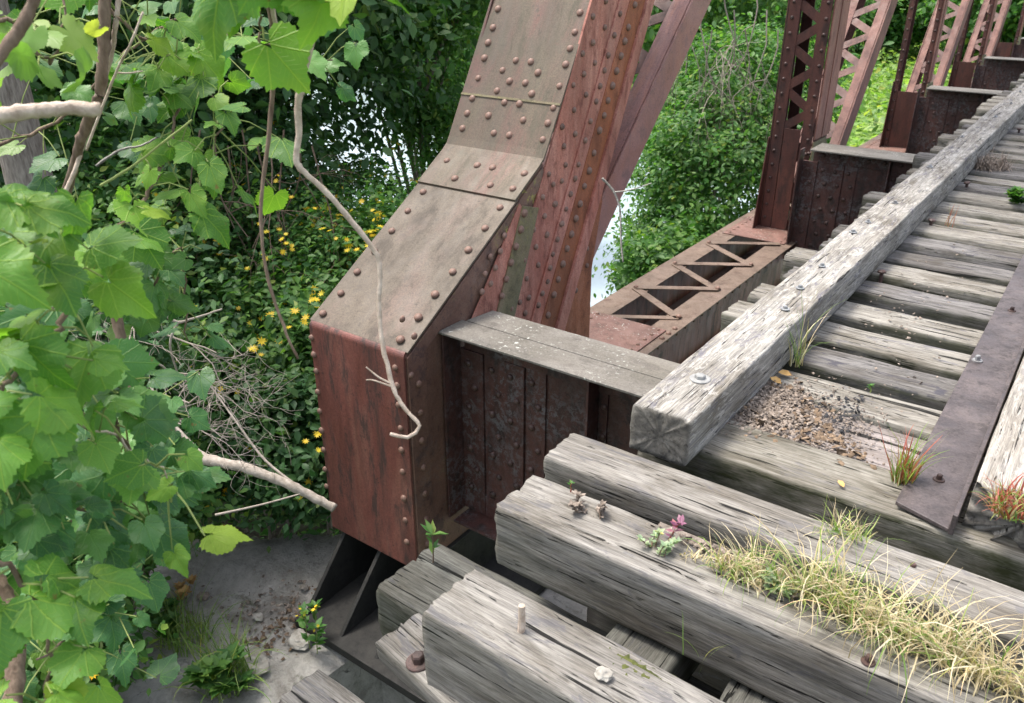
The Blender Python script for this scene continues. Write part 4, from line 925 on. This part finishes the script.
herb('weed', 'yellow flowered weed at the right edge of the concrete', onz(313, 650, -1.98), .28, 22, .06, M['leaf_bright'], M['greenstem'], 9, fl=3, nst=3, tilt=.2)
herb('weed', 'dark leafy weed at the bottom of the concrete', onz(215, 683, -1.98), .22, 70, .09, M['leaf_mid'], M['greenstem'], 10, nst=7, tilt=.5)
herb('weed', 'orange brown dry weed standing on the concrete', onz(185, 600, -1.98), .18, 30, .045, M['deadleaf'], M['stem'], 11, nst=4, tilt=.4)
herb('weed', 'feathery green weed beside the orange dry weed', onz(172, 640, -1.98), .22, 80, .05, M['leaf_mid'], M['greenstem'], 12, nst=8, tilt=.4)
herb('weed', 'green sprig on the far edge of the concrete', onz(205, 541, -1.98), .16, 30, .045, M['leaf_bright'], M['greenstem'], 13, nst=4, tilt=.4)
# moss on the silvery timber
mound('moss', 'green moss patch on the silvery timber beside the white stone', 628, 665, .10, .045, .008, M['moss'], 5)
mound('moss', 'green moss under the rotten end of the cracked timber', 985, 520, .07, .05, .03, M['moss'], 6)
# curled dead leaves
for i, (px, py, lb) in enumerate(((778, 372, 'golden dead leaf by the straw stalks'), (770, 377, 'curled tan leaf beside the golden dead leaf'), (838, 480, 'small orange leaf on the mossy deck tie'))):
    o = scatter('dead_leaf', [list(onz(px, py, .02))], [[.2, -.2, 1]], [[1, .3-.5*i, 0]], [.05 if i < 2 else .03], (np.array([(0,0,0),(.3,.3,.12),(.28,.7,.1),(0,1,0),(-.25,.7,.16),(-.3,.3,.1),(0,.5,-.02)], float), [(0,1,6),(1,2,6),(2,3,6),(3,4,6),(4,5,6),(5,0,6)]), M['deadleaf']); tag(o, lb, 'dead leaf')

# ------------------------------------------------------------------ grape vines
def grape_template(seed):
    rs = random.Random(seed); out = []; n = 58
    for i in range(n):
        a = math.pi*(2*i/n)-math.pi                      # 0 = tip direction (+Y)
        r = .47+.035*math.cos(3*a)+.022*math.cos(5*a)+.13*math.exp(-(a/.22)**2)+.045*math.exp(-((abs(a)-1.05)/.16)**2)-.27*math.exp(-((abs(a)-math.pi)/.25)**2)
        r *= 1+(.042 if i % 2 else -.042)+rs.uniform(-.03, .03)
        out.append((r*math.sin(a), .40+r*math.cos(a)))
    V = [(0, .40)]+[(x*.55, .40+(y-.40)*.55) for x, y in out]+out
    base = (0, .05)
    pts = []
    for x, y in V:
        d = math.hypot(x, y-.15); th = math.atan2(x, y-.15); z = -.30*d*d+.05*abs(math.sin(th*2.5))*d*2+.03*math.sin(x*9+seed)+.02*math.sin(y*11)
        z -= .10*abs(x)*rs.uniform(.8, 1.2)
        pts.append((x, y-.08, z))
    Fc = []
    for i in range(n):
        j = (i+1) % n; Fc.append((0, 1+i, 1+j, 1+j)); Fc.append((1+i, 1+n+i, 1+n+j, 1+j))
    tri = []
    for f in Fc:
        tri += [(f[0], f[1], f[2])] if f[2] == f[3] else [(f[0], f[1], f[2]), (f[0], f[2], f[3])]
    uv = np.array([(x+.5, y) for x, y in [(p[0], p[1]+.08) for p in pts]])
    return (np.array(pts), tri), uv
GT = [grape_template(i) for i in range(8)]; GUV = GT[0][1]; GTRI = GT[0][0][1]; GV = np.array([g_[0][0] for g_ in GT])
def vine(label, path, nl, size, mat, seed, sr=.006, pet=(.05, .11), spread=.0, name='grape_vine', cat='vine', smat=None, face=.6):
    rs = np.random.RandomState(seed); pts = smooth_path([at(*p) for p in path], 8); root = empty(name, pts[0], label, cat)
    pts = [p+Vector(rs.normal(size=3))*.004 for p in pts]
    bm = bmesh.new(); n = len(pts); tube(bm, pts, [sr*(1-.6*i/n)*rs.uniform(.88, 1.12) for i in range(n)], 8); bmlink('stem', bm, smat or M['stem'], root, smooth=True)
    if not nl: return root
    P, Nn, T, S = [], [], [], []; bm = bmesh.new()
    nl = int(nl*1.3) if nl > 4 else nl
    for i in range(nl):
        t = (i+rs.rand())/nl*(n-1.01); k = int(t); p = pts[k].lerp(pts[k+1], t-k); toc = (CAM-p).normalized()
        d = Vector(rs.normal(size=3)); d += toc*.7+Vector((0, 0, .25)); d.normalize(); L = rs.uniform(*pet)+abs(rs.normal())*spread
        q = p+d*L+Vector((0, 0, -.015)); m_ = p.lerp(q, .5)+Vector((0, 0, .012)); tube(bm, [p, m_, q], [.0022, .0017, .0014], 5, False)
        P.append(list(q)); nn = toc*face+Vector((0, 0, .75))+Vector(rs.normal(size=3))*.42; Nn.append(list(nn)); T.append(list(Vector((rs.normal()*.7, rs.normal()*.7, -1.))+d*.4)); S.append(rs.uniform(size[0]*.50, size[1]*.74))
    bmlink('leaf_stalks', bm, M['greenstem'], root)
    P, Nn, T, S = map(np.array, (P, Nn, T, S)); 
    vv_ = GV[rs.randint(0, len(GV), len(P))].copy(); vv_[:, :, 0] *= rs.uniform(.8, 1.15, (len(P), 1)); vv_[:, :, 2] *= rs.uniform(.3, 1.9, (len(P), 1)); vv_[:, :, 2] += rs.normal(size=(len(P), 1))*.12*vv_[:, :, 0]+rs.normal(size=(len(P), 1))*.25*vv_[:, :, 0]*vv_[:, :, 1]
    scatter('leaves', P, Nn, T, S, (vv_, GTRI), mat, root, GUV)
    return root
GP, GD = M['grape'], M['grape_dark']
# left mass, nearest to farthest; path = (px, py, distance)
vine('grape vine with the largest bright leaves, at the left edge halfway up', [(-60,240,1.35),(20,215,1.4),(70,260,1.45),(60,330,1.45),(10,380,1.4),(-30,420,1.4)], 26, (.10,.15), GP, 1, .007)
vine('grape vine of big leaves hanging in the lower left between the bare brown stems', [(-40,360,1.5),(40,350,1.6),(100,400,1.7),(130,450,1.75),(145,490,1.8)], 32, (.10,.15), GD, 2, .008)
vine('grape vine with a long pale runner across the lower left leaves', [(-20,395,1.4),(40,410,1.45),(110,435,1.5),(160,470,1.55),(172,500,1.6)], 12, (.07,.11), GP, 3, .0028, smat=M['palestem'])
vine('grape vine crowding the left edge above the lower corner', [(-60,430,1.5),(0,470,1.55),(50,500,1.6),(100,510,1.7),(130,500,1.8)], 36, (.09,.14), GD, 4, .006)
vine('grape vine of bright leaves in the bottom left corner', [(-30,540,1.45),(30,590,1.5),(50,640,1.5),(40,710,1.5)], 13, (.10,.15), GP, 5, .005)
vine('grape vine climbing beside the tree trunk at the upper left', [(60,300,2.2),(110,240,2.2),(150,190,2.2),(170,140,2.3),(190,80,2.4),(240,20,2.5)], 30, (.09,.15), GP, 6, .006)
vine('grape vine with dark leaves behind the pale broken twig', [(30,330,2.4),(80,290,2.4),(140,300,2.3),(180,250,2.3),(185,340,2.4)], 26, (.09,.14), GD, 7, .006)
vine('grape vine with pale sunny leaves at the top left corner', [(-40,60,1.7),(10,20,1.8),(50,60,1.8),(70,-20,1.9)], 12, (.08,.13), M['leaf_yellow'], 8, .005)
vine('grape vine hanging its large leaves over the top centre', [(180,-85,1.5),(240,-62,1.45),(300,-55,1.4),(345,-62,1.4),(380,-80,1.45)], 14, (.13,.18), GP, 9, .006, pet=(.03,.09))
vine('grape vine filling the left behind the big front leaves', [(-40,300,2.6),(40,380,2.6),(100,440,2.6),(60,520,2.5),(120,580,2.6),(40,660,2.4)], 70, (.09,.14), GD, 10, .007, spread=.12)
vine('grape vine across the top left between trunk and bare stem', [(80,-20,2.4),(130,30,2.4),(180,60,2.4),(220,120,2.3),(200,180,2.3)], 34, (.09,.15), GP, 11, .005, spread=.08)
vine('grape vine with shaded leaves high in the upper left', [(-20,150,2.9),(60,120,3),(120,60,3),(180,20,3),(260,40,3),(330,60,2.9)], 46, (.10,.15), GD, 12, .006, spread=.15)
vine('grape vine leaf pair hanging below the forked twig', [(250,-30,1.5),(258,20,1.5),(262,52,1.5)], 2, (.15,.18), GP, 13, .003, pet=(.01,.03))
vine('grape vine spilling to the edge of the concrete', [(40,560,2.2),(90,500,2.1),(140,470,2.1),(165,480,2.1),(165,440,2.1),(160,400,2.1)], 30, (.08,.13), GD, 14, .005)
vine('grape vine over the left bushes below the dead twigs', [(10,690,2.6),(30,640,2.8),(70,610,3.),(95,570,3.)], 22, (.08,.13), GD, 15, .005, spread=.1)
# bare stems
def bare(name, label, path, r0, r1, mat, seed, side=(), cat='bare vine', sub=8):
    rs = np.random.RandomState(seed); pts = smooth_path([at(*p) for p in path], sub); n = len(pts); root = empty(name, pts[0], label, cat)
    pts = [p+Vector(rs.normal(size=3))*r0*.08 for p in pts]
    bm = bmesh.new(); tube(bm, pts, [(r0+(r1-r0)*i/(n-1))*rs.uniform(.9, 1.15) for i in range(n)], 10)
    bmlink('stem', bm, mat, root, smooth=True)
    for sp in side:
        bm = bmesh.new(); pp = smooth_path([at(*p) for p in sp[0]], 5); tube(bm, pp, [sp[1]*(1-.5*i/len(pp)) for i in range(len(pp))], 7); bmlink('side_twig', bm, mat, root, smooth=True)
    return root
D_ = 1.55
bare('dangling_vine', 'long bare pale vine dangling in front of the brown cover plate with a hooked end', [(330,-40,D_),(312,40,D_),(302,80,D_),(298,110,D_),(299,135,D_),(296,160,D_),(304,172,D_),(326,192,D_),(352,222,D_),(374,250,D_),(380,268,D_),(379,300,D_),(381,335,D_),(389,372,D_),(396,395,D_),(406,410,D_),(419,426,D_),(408,437,D_),(390,434,D_)], .0064, .0032, M['palestem'], 1,
     [([(270,-20,D_),(275,25,D_),(292,48,D_),(303,60,D_)], .006), ([(392,384,D_),(380,378,D_),(372,372,D_),(366,367,D_)], .0022), ([(393,387,D_),(382,383,D_),(372,380,D_),(366,380,D_)], .002), ([(303,95,D_),(300,70,D_),(303,25,D_)], .003)], sub=4)
bare('dangling_vine', 'thinner brown bare vine dangling left of the long pale one', [(264,-40,D_),(268,0,D_),(274,40,D_),(272,100,D_),(266,160,D_),(261,210,D_),(266,270,D_),(283,325,D_),(298,359,D_)], .0052, .0022, M['stem'], 2, sub=5)
bare('woody_vine', 'upright knobbly brown vine stem at the upper left', [(106,-40,2.0),(104,30,2.0),(101,90,2.),(88,120,2.05),(78,150,2.1),(66,195,2.2),(50,240,2.3)], .0125, .010, M['stem'], 3)
bare('woody_vine', 'smooth tan stem running beside the knobbly brown one', [(121,-20,2.0),(116,20,2.0),(110,60,2.05),(92,110,2.1),(75,170,2.1),(52,218,2.1)], .005, .005, M['palestem'], 4)
bare('woody_vine', 'diagonal brown stem crossing the top left corner', [(38,-10,1.3),(25,20,1.3),(8,45,1.3),(-20,80,1.3)], .007, .008, M['stem'], 5)
bare('broken_twig', 'thick pale broken twig poking in front of the tree trunk', [(-40,122,1.4),(20,113,1.4),(60,109,1.4),(99,109,1.4)], .0115, .0095, M['palestem'], 6, cat='twig')
bare('woody_vine', 'curved brown stem among the lower left leaves', [(112,300,1.8),(122,340,1.8),(132,380,1.8),(128,405,1.8),(105,395,1.8),(80,370,1.8),(40,350,1.9),(10,320,1.9)], .010, .009, M['stem'], 7)
bare('woody_vine', 'dark woody stem in the bottom left corner', [(-20,560,1.8),(5,600,1.8),(15,640,1.8),(12,720,1.8)], .018, .016, M['stem'], 8)
bare('bare_twig', 'thin white forked twig above the left grape leaves', [(96,166,1.9),(120,150,1.9),(140,146,1.9),(158,137,1.9)], .0028, .0015, M['bleached'], 9, cat='twig')
bare('bare_twig', 'straight tan twig rising beside the knobbly stem', [(86,150,2),(115,75,1.95),(130,45,1.9),(143,12,1.9)], .003, .002, M['palestem'], 10, [([(118,73,1.95),(130,73,1.95),(143,71,1.95)], .002)], cat='twig')
bare('woody_vine', 'yellow green runner crossing between the upper left leaves', [(100,186,1.9),(130,168,1.9),(160,145,1.9),(192,120,1.9)], .003, .002, M['greenstem'], 11)
bare('fallen_branch', 'long grey fallen branch reaching behind the red end plate', [(165,438,4.2),(205,458,4.1),(245,468,4.0),(290,485,3.95),(335,508,3.95)], .026, .020, M['deadwood'], 12, [([(205,458,4.1),(170,420,4.2),(150,385,4.3)], .011), ([(300,488,3.95),(265,460,4.),(235,420,4.05),(210,385,4.1)], .007), ([(215,515,3.9),(260,505,3.9),(300,494,3.9)], .006)], cat='branch')
bare('bare_twig', 'grey forked twig pointing right above the tangle', [(165,315,3.0),(178,322,3.),(195,318,3.),(222,309,3.)], .006, .003, M['deadwood'], 13, [([(178,322,3.),(170,345,3.),(180,380,3.1)], .005)], cat='twig')
bare('bare_twig', 'pale dry twig lying at the concrete edge', [(170,430,2.5),(173,440,2.5),(180,450,2.5)], .006, .004, M['palestem'], 15, cat='twig')
bare('dead_twig', 'white dead twig hanging in front of the first diagonal', [(602,178,4.1),(614,192,4.1),(620,210,4.1),(621,240,4.1),(623,262,4.1)], .006, .004, M['bleached'], 14, [([(615,192,4.1),(630,190,4.1),(652,183,4.1)], .004)], cat='twig')
def twigs(name, label, roots, seed, mat, depth=4, r=.005, L=.28, cat='dead twigs', down=.0):
    rg = random.Random(seed); bm = bmesh.new()
    def grow(p, d, L, r, k):
        n = 5; pts = [p]
        for i in range(n):
            d = (d+Vector((rg.gauss(0, .2), rg.gauss(0, .2), rg.gauss(0, .2)-down))).normalized(); pts.append(pts[-1]+d*L/n)
        tube(bm, pts, [r*(1-.4*i/n) for i in range(n+1)], 5, False)
        if k > 0:
            for _ in range(rg.choice((2, 3, 3))):
                q = pts[rg.randint(2, n)]; dd = (d+Vector((rg.gauss(0, .7), rg.gauss(0, .7), rg.gauss(0, .6)))).normalized(); grow(q, dd, L*rg.uniform(.6, .9), r*.62, k-1)
    for p, d in roots: grow(Vector(p), Vector(d), L, r, depth)
    return tag(bmlink(name, bm, mat, smooth=True), label, cat)
twigs('twig_tangle', 'tangle of thin dry twigs between the grape leaves and the fallen branch', [(at(150, 330, 3.1), (.7,.4,-.2)), (at(165, 400, 3.3), (.6,.5,.2)), (at(175, 445, 3.6), (-.1,.2,.9)), (at(150, 280, 3.1), (.5,.2,-.6)), (at(150, 360, 3.2), (.4,.3,-.5)), (at(135, 420, 3.1), (.5,.4,.1))], 3, M['deadwood'], 4, .0042, .24)
twigs('twig_tangle', 'dry stalks hanging in the shade behind the thin brown vine', [(at(200+14*i, 130+8*(i % 3), 6.2), (0, 0, -1)) for i in range(9)], 5, M['stem'], 3, .007, .75, down=.15)
twigs('twig_tangle', 'grey hanging strands at the top right of the first diagonal', [(at(690+11*i, -10+20*(i % 3), 11.5), (.1, 0, -1)) for i in range(10)], 6, M['deadwood'], 3, .010, 1.0, down=.25)

# ------------------------------------------------------------------ trees and shrubs
def at_ground(px, py, dist): p = at(px, py, dist); return (p.x, p.y, ground_h(p.x, p.y))
def shrub_at(label, px, py, dist, r, clumps, per, cr, ls, mat, seed, flowers=0, cat='shrub', group=None, name='shrub', tr=.03, tpl=T_SIMPLE, squash=.85, extra=()):
    p = at(px, py, dist); b_ = (p.x, p.y, min(p.z-r*.6, ground_h(p.x, p.y))); lobes = [(tuple(p), (r, r, r*squash))]
    for (dx, dy, dz, rr) in extra: lobes.append(((p.x+dx, p.y+dy, p.z+dz), (rr, rr, rr*squash)))
    return tree(name, label, cat, b_, lobes, clumps, per, cr, ls, mat, seed, tr, group, tpl, flowers=flowers)
# trunk at the upper left, its unseen crown is added overhead to shade the bank
p = at(17, 130, 5.6); pb = Vector((p.x, p.y, ground_h(p.x, p.y)))
tr = empty('tree', pb, 'grey barked tree trunk at the left edge behind the grape leaves', 'tree')
bm = bmesh.new(); pts = smooth_path([pb-Vector((0,0,.3)), pb.lerp(p, .5), p, p+Vector((-.03, .02, 1.6)), p+Vector((-.1, .2, 3.2)), p+Vector((-.2, .5, 5.))], 8)
tube(bm, pts, [.165-.11*i/len(pts)+.004*noise.noise(q_*6) for i, q_ in enumerate(pts)], 20)
rs_ = np.random.RandomState(8); P_, N_, CC_ = crown(rs_, [((p.x-3.6, p.y+3.8, 5.4), (1.8,1.8,1.1)), ((p.x-5., p.y+5.6, 5.), (2.2,2.2,1.2)), ((p.x-7., p.y+2.2, 5.), (2.,2.,1.1))], 90, 50, .3)
for k in range(14):
    q_ = Vector(CC_[k]); s_ = pts[-rs_.randint(2, 14)]; tube(bm, smooth_path([s_, s_.lerp(q_, .5)+Vector((0,0,.3)), q_], 4), [.04*(1-.1*j) for j in range(9)], 6)
bmlink('trunk', bm, M['bark'], tr, smooth=True)
scatter('crown', P_, N_, rs_.normal(size=P_.shape)-np.array([0,0,.5]), .11*rs_.uniform(.6, 1.2, len(P_)), T_SIMPLE, M['leaf_mid'], tr)

BG = 'shrubs on the near bank'
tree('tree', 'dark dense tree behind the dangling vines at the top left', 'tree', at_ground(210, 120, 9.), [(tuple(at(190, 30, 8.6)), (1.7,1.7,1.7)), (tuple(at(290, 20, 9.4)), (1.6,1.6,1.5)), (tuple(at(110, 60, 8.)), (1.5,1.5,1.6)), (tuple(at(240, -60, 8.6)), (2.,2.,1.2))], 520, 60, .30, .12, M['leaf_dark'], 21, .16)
tree('tree', 'dark green fine leaved tree left of the brown end post', 'tree', at_ground(420, 120, 10.5), [(tuple(at(418, 62, 9.8)), (.5,.5,.8)), (tuple(at(405, -20, 10.)), (1.1,1.1,.75)), (tuple(at(440, 135, 10.)), (.4,.4,.4)), (tuple(at(345, 10, 10.)), (.6,.6,.7))], 430, 75, .15, .07, M['leaf_mid'], 22, .09, droop=.8)
tree('tree', 'bright green tree beyond the dark one, beside the brown end post', 'tree', at_ground(480, 60, 24), [(tuple(at(470, 30, 24)), (2.6,2.6,2.2)), (tuple(at(500, 110, 24)), (1.6,1.6,1.2))], 260, 60, .4, .2, M['leaf_bright'], 23, .12)
tree('tree', 'bright green maple on the river bank right of the first diagonal', 'tree', at_ground(690, 230, 13), [(tuple(at(715, 190, 12.)), (1.25,1.3,1.45)), (tuple(at(672, 190, 11.8)), (.45,.45,.7)), (tuple(at(690, 270, 11.4)), (.95,1.,.7)), (tuple(at(740, 110, 13.)), (1.4,1.4,1.2))], 820, 62, .17, .085, M['leaf_bright'], 24, .1, droop=.5)
tree('tree', 'taller tree with olive green leaves above the river bank maple', 'tree', at_ground(720, 60, 17), [(tuple(at(700, 60, 16)), (1.6,1.6,1.6)), (tuple(at(760, 20, 16)), (2.,2.,1.5)), (tuple(at(680, -20, 16)), (2.,2.,1.5))], 380, 50, .34, .14, M['leaf_mid'], 25, .14, droop=.8)
shrub_at('deep green bush low beside the lattice lower chord', 668, 268, 10.2, .5, 70, 50, .16, .09, M['leaf_mid'], 26, group=BG)
# yellow-flowered thickets between the twigs and the end post
for i, (px, py, d, r, mt, fl, lb) in enumerate((  # leaf colour of each bush paints in its sun and shade
    (375, 285, 6.6, .8, 'leaf_bright', 260, 'sunlit thicket full of yellow flowers left of the sloping cover plate'),
    (275, 275, 7.4, .9, 'leaf_bright', 170, 'green thicket with yellow flowers behind the dangling vines'),
    (352, 222, 9.0, .78, 'leaf_bright', 140, 'pale green thicket below the white water gap'),
    (300, 350, 6.2, .75, 'leaf_mid', 90, 'dark bush with yellow flowers beside the upper edge of the red end plate'),
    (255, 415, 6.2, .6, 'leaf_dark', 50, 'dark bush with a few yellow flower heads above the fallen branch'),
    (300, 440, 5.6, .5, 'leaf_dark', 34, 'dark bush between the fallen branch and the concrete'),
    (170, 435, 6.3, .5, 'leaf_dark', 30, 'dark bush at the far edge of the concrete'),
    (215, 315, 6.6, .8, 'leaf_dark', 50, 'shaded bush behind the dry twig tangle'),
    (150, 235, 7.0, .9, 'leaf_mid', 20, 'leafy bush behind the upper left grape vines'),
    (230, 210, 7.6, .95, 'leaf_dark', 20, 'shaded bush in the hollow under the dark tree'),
    (50, 390, 5.0, .7, 'leaf_dark', 10, 'dense bush behind the big grape leaves at the left edge'),
    (50, 545, 5.2, .42, 'leaf_mid', 60, 'bush with yellow flowers along the left edge of the concrete'),
    (0, 650, 4.7, .5, 'leaf_mid', 40, 'bush in the lower left corner under the vines'),
    (30, 60, 8.2, 1.2, 'leaf_mid', 0, 'tall leafy bush behind the grey trunk'),
    (90, 480, 5.2, .55, 'leaf_mid', 20, 'leafy bush below the lower grape vines'))):
    shrub_at(lb, px, py, d, r, int(190*r), 80, .15*r+.04, .066 if i > 2 else .058, M[mt], 40+i, int(fl*1.25), group=BG, squash=.9)
# bank cover between things
def cover(name, label, n, region, h, ls, mat, seed):
    rs = np.random.RandomState(seed); P = []
    x = rs.uniform(region[0], region[1], n*2); y = rs.uniform(region[2], region[3], n*2); k = 0
    for a, b_ in zip(x, y):
        s = shore(a, b_)
        if (s > -.4 and s < 17.3) or (a > -4.6 and b_ < 3.9 and b_ > -.3 and a > -4.6): continue
        P.append((a, b_, ground_h(a, b_)+h*rs.rand()**1.5*(.4+.9*abs(noise.noise(Vector((a*.9, b_*.9, 0)))*1.6)))); k += 1
        if k >= n: break
    P = np.array(P); nn = rs.normal(size=P.shape)*.5; nn[:, 2] += 1
    tag(scatter(name, P, nn, rs.normal(size=P.shape), ls*rs.uniform(.6, 1.3, len(P)), T_SIMPLE, mat), label, 'ground cover', kind='stuff')
cover('ground_cover', 'low leafy ground cover on the near bank', 60000, (-16, 4, -1, 17), .5, .10, M['leaf_mid'], 1)
cover('ground_cover', 'sunlit meadow growth on the far river bank', 60000, (-45, 25, 28, 75), 1.1, .42, M['leaf_yellow'], 2)
# far bank trees
rf = random.Random(12)
FG = 'trees on the far river bank'
fmeta = []
protos = []
for i, (mt, lb) in enumerate((('leaf_bright', 'bright'), ('leaf_mid', 'mid green'), ('leaf_bright', 'rounded'))):
    pass
spots = [(-62,50),(-50,58),(-40,48),(-34,62),(-26,56),(-21,66),(-16,60),(-12,70),(-7,58),(-3,66),(2,60),(7,70),(-46,72),(-30,76),(-10,82),(5,84),(-70,66),(-20,84)]
for i, (x, y) in enumerate(spots):
    z = ground_h(x, y); r = rf.uniform(3, 4.2)
    if i < 3:
        t = tree('tree', 'leafy tree standing on the far bank beyond the river', 'tree', (x, y, z), [((x, y, z+4.2), (r, r, 2.6)), ((x+1.5, y-1, z+2.4), (r*.8, r*.8, 1.8)), ((x-1, y, z+6.2), (r*.65, r*.65, 2.))], 260, 60, .6, .36, M[('leaf_bright','leaf_mid','leaf_bright')[i]], 80+i, .22, FG)
        protos.append(t)
    else:
        src = protos[i % 3]; t = src.copy(); col.objects.link(t); t.location = (x, y, z); s = rf.uniform(.85, 1.3); t.scale = (s, s, s); t.rotation_euler = (0, 0, rf.uniform(0, 6.28))
        for ch in list(src.children):
            c_ = ch.copy(); col.objects.link(c_); c_.parent = t; c_.matrix_parent_inverse = ch.matrix_parent_inverse.copy()
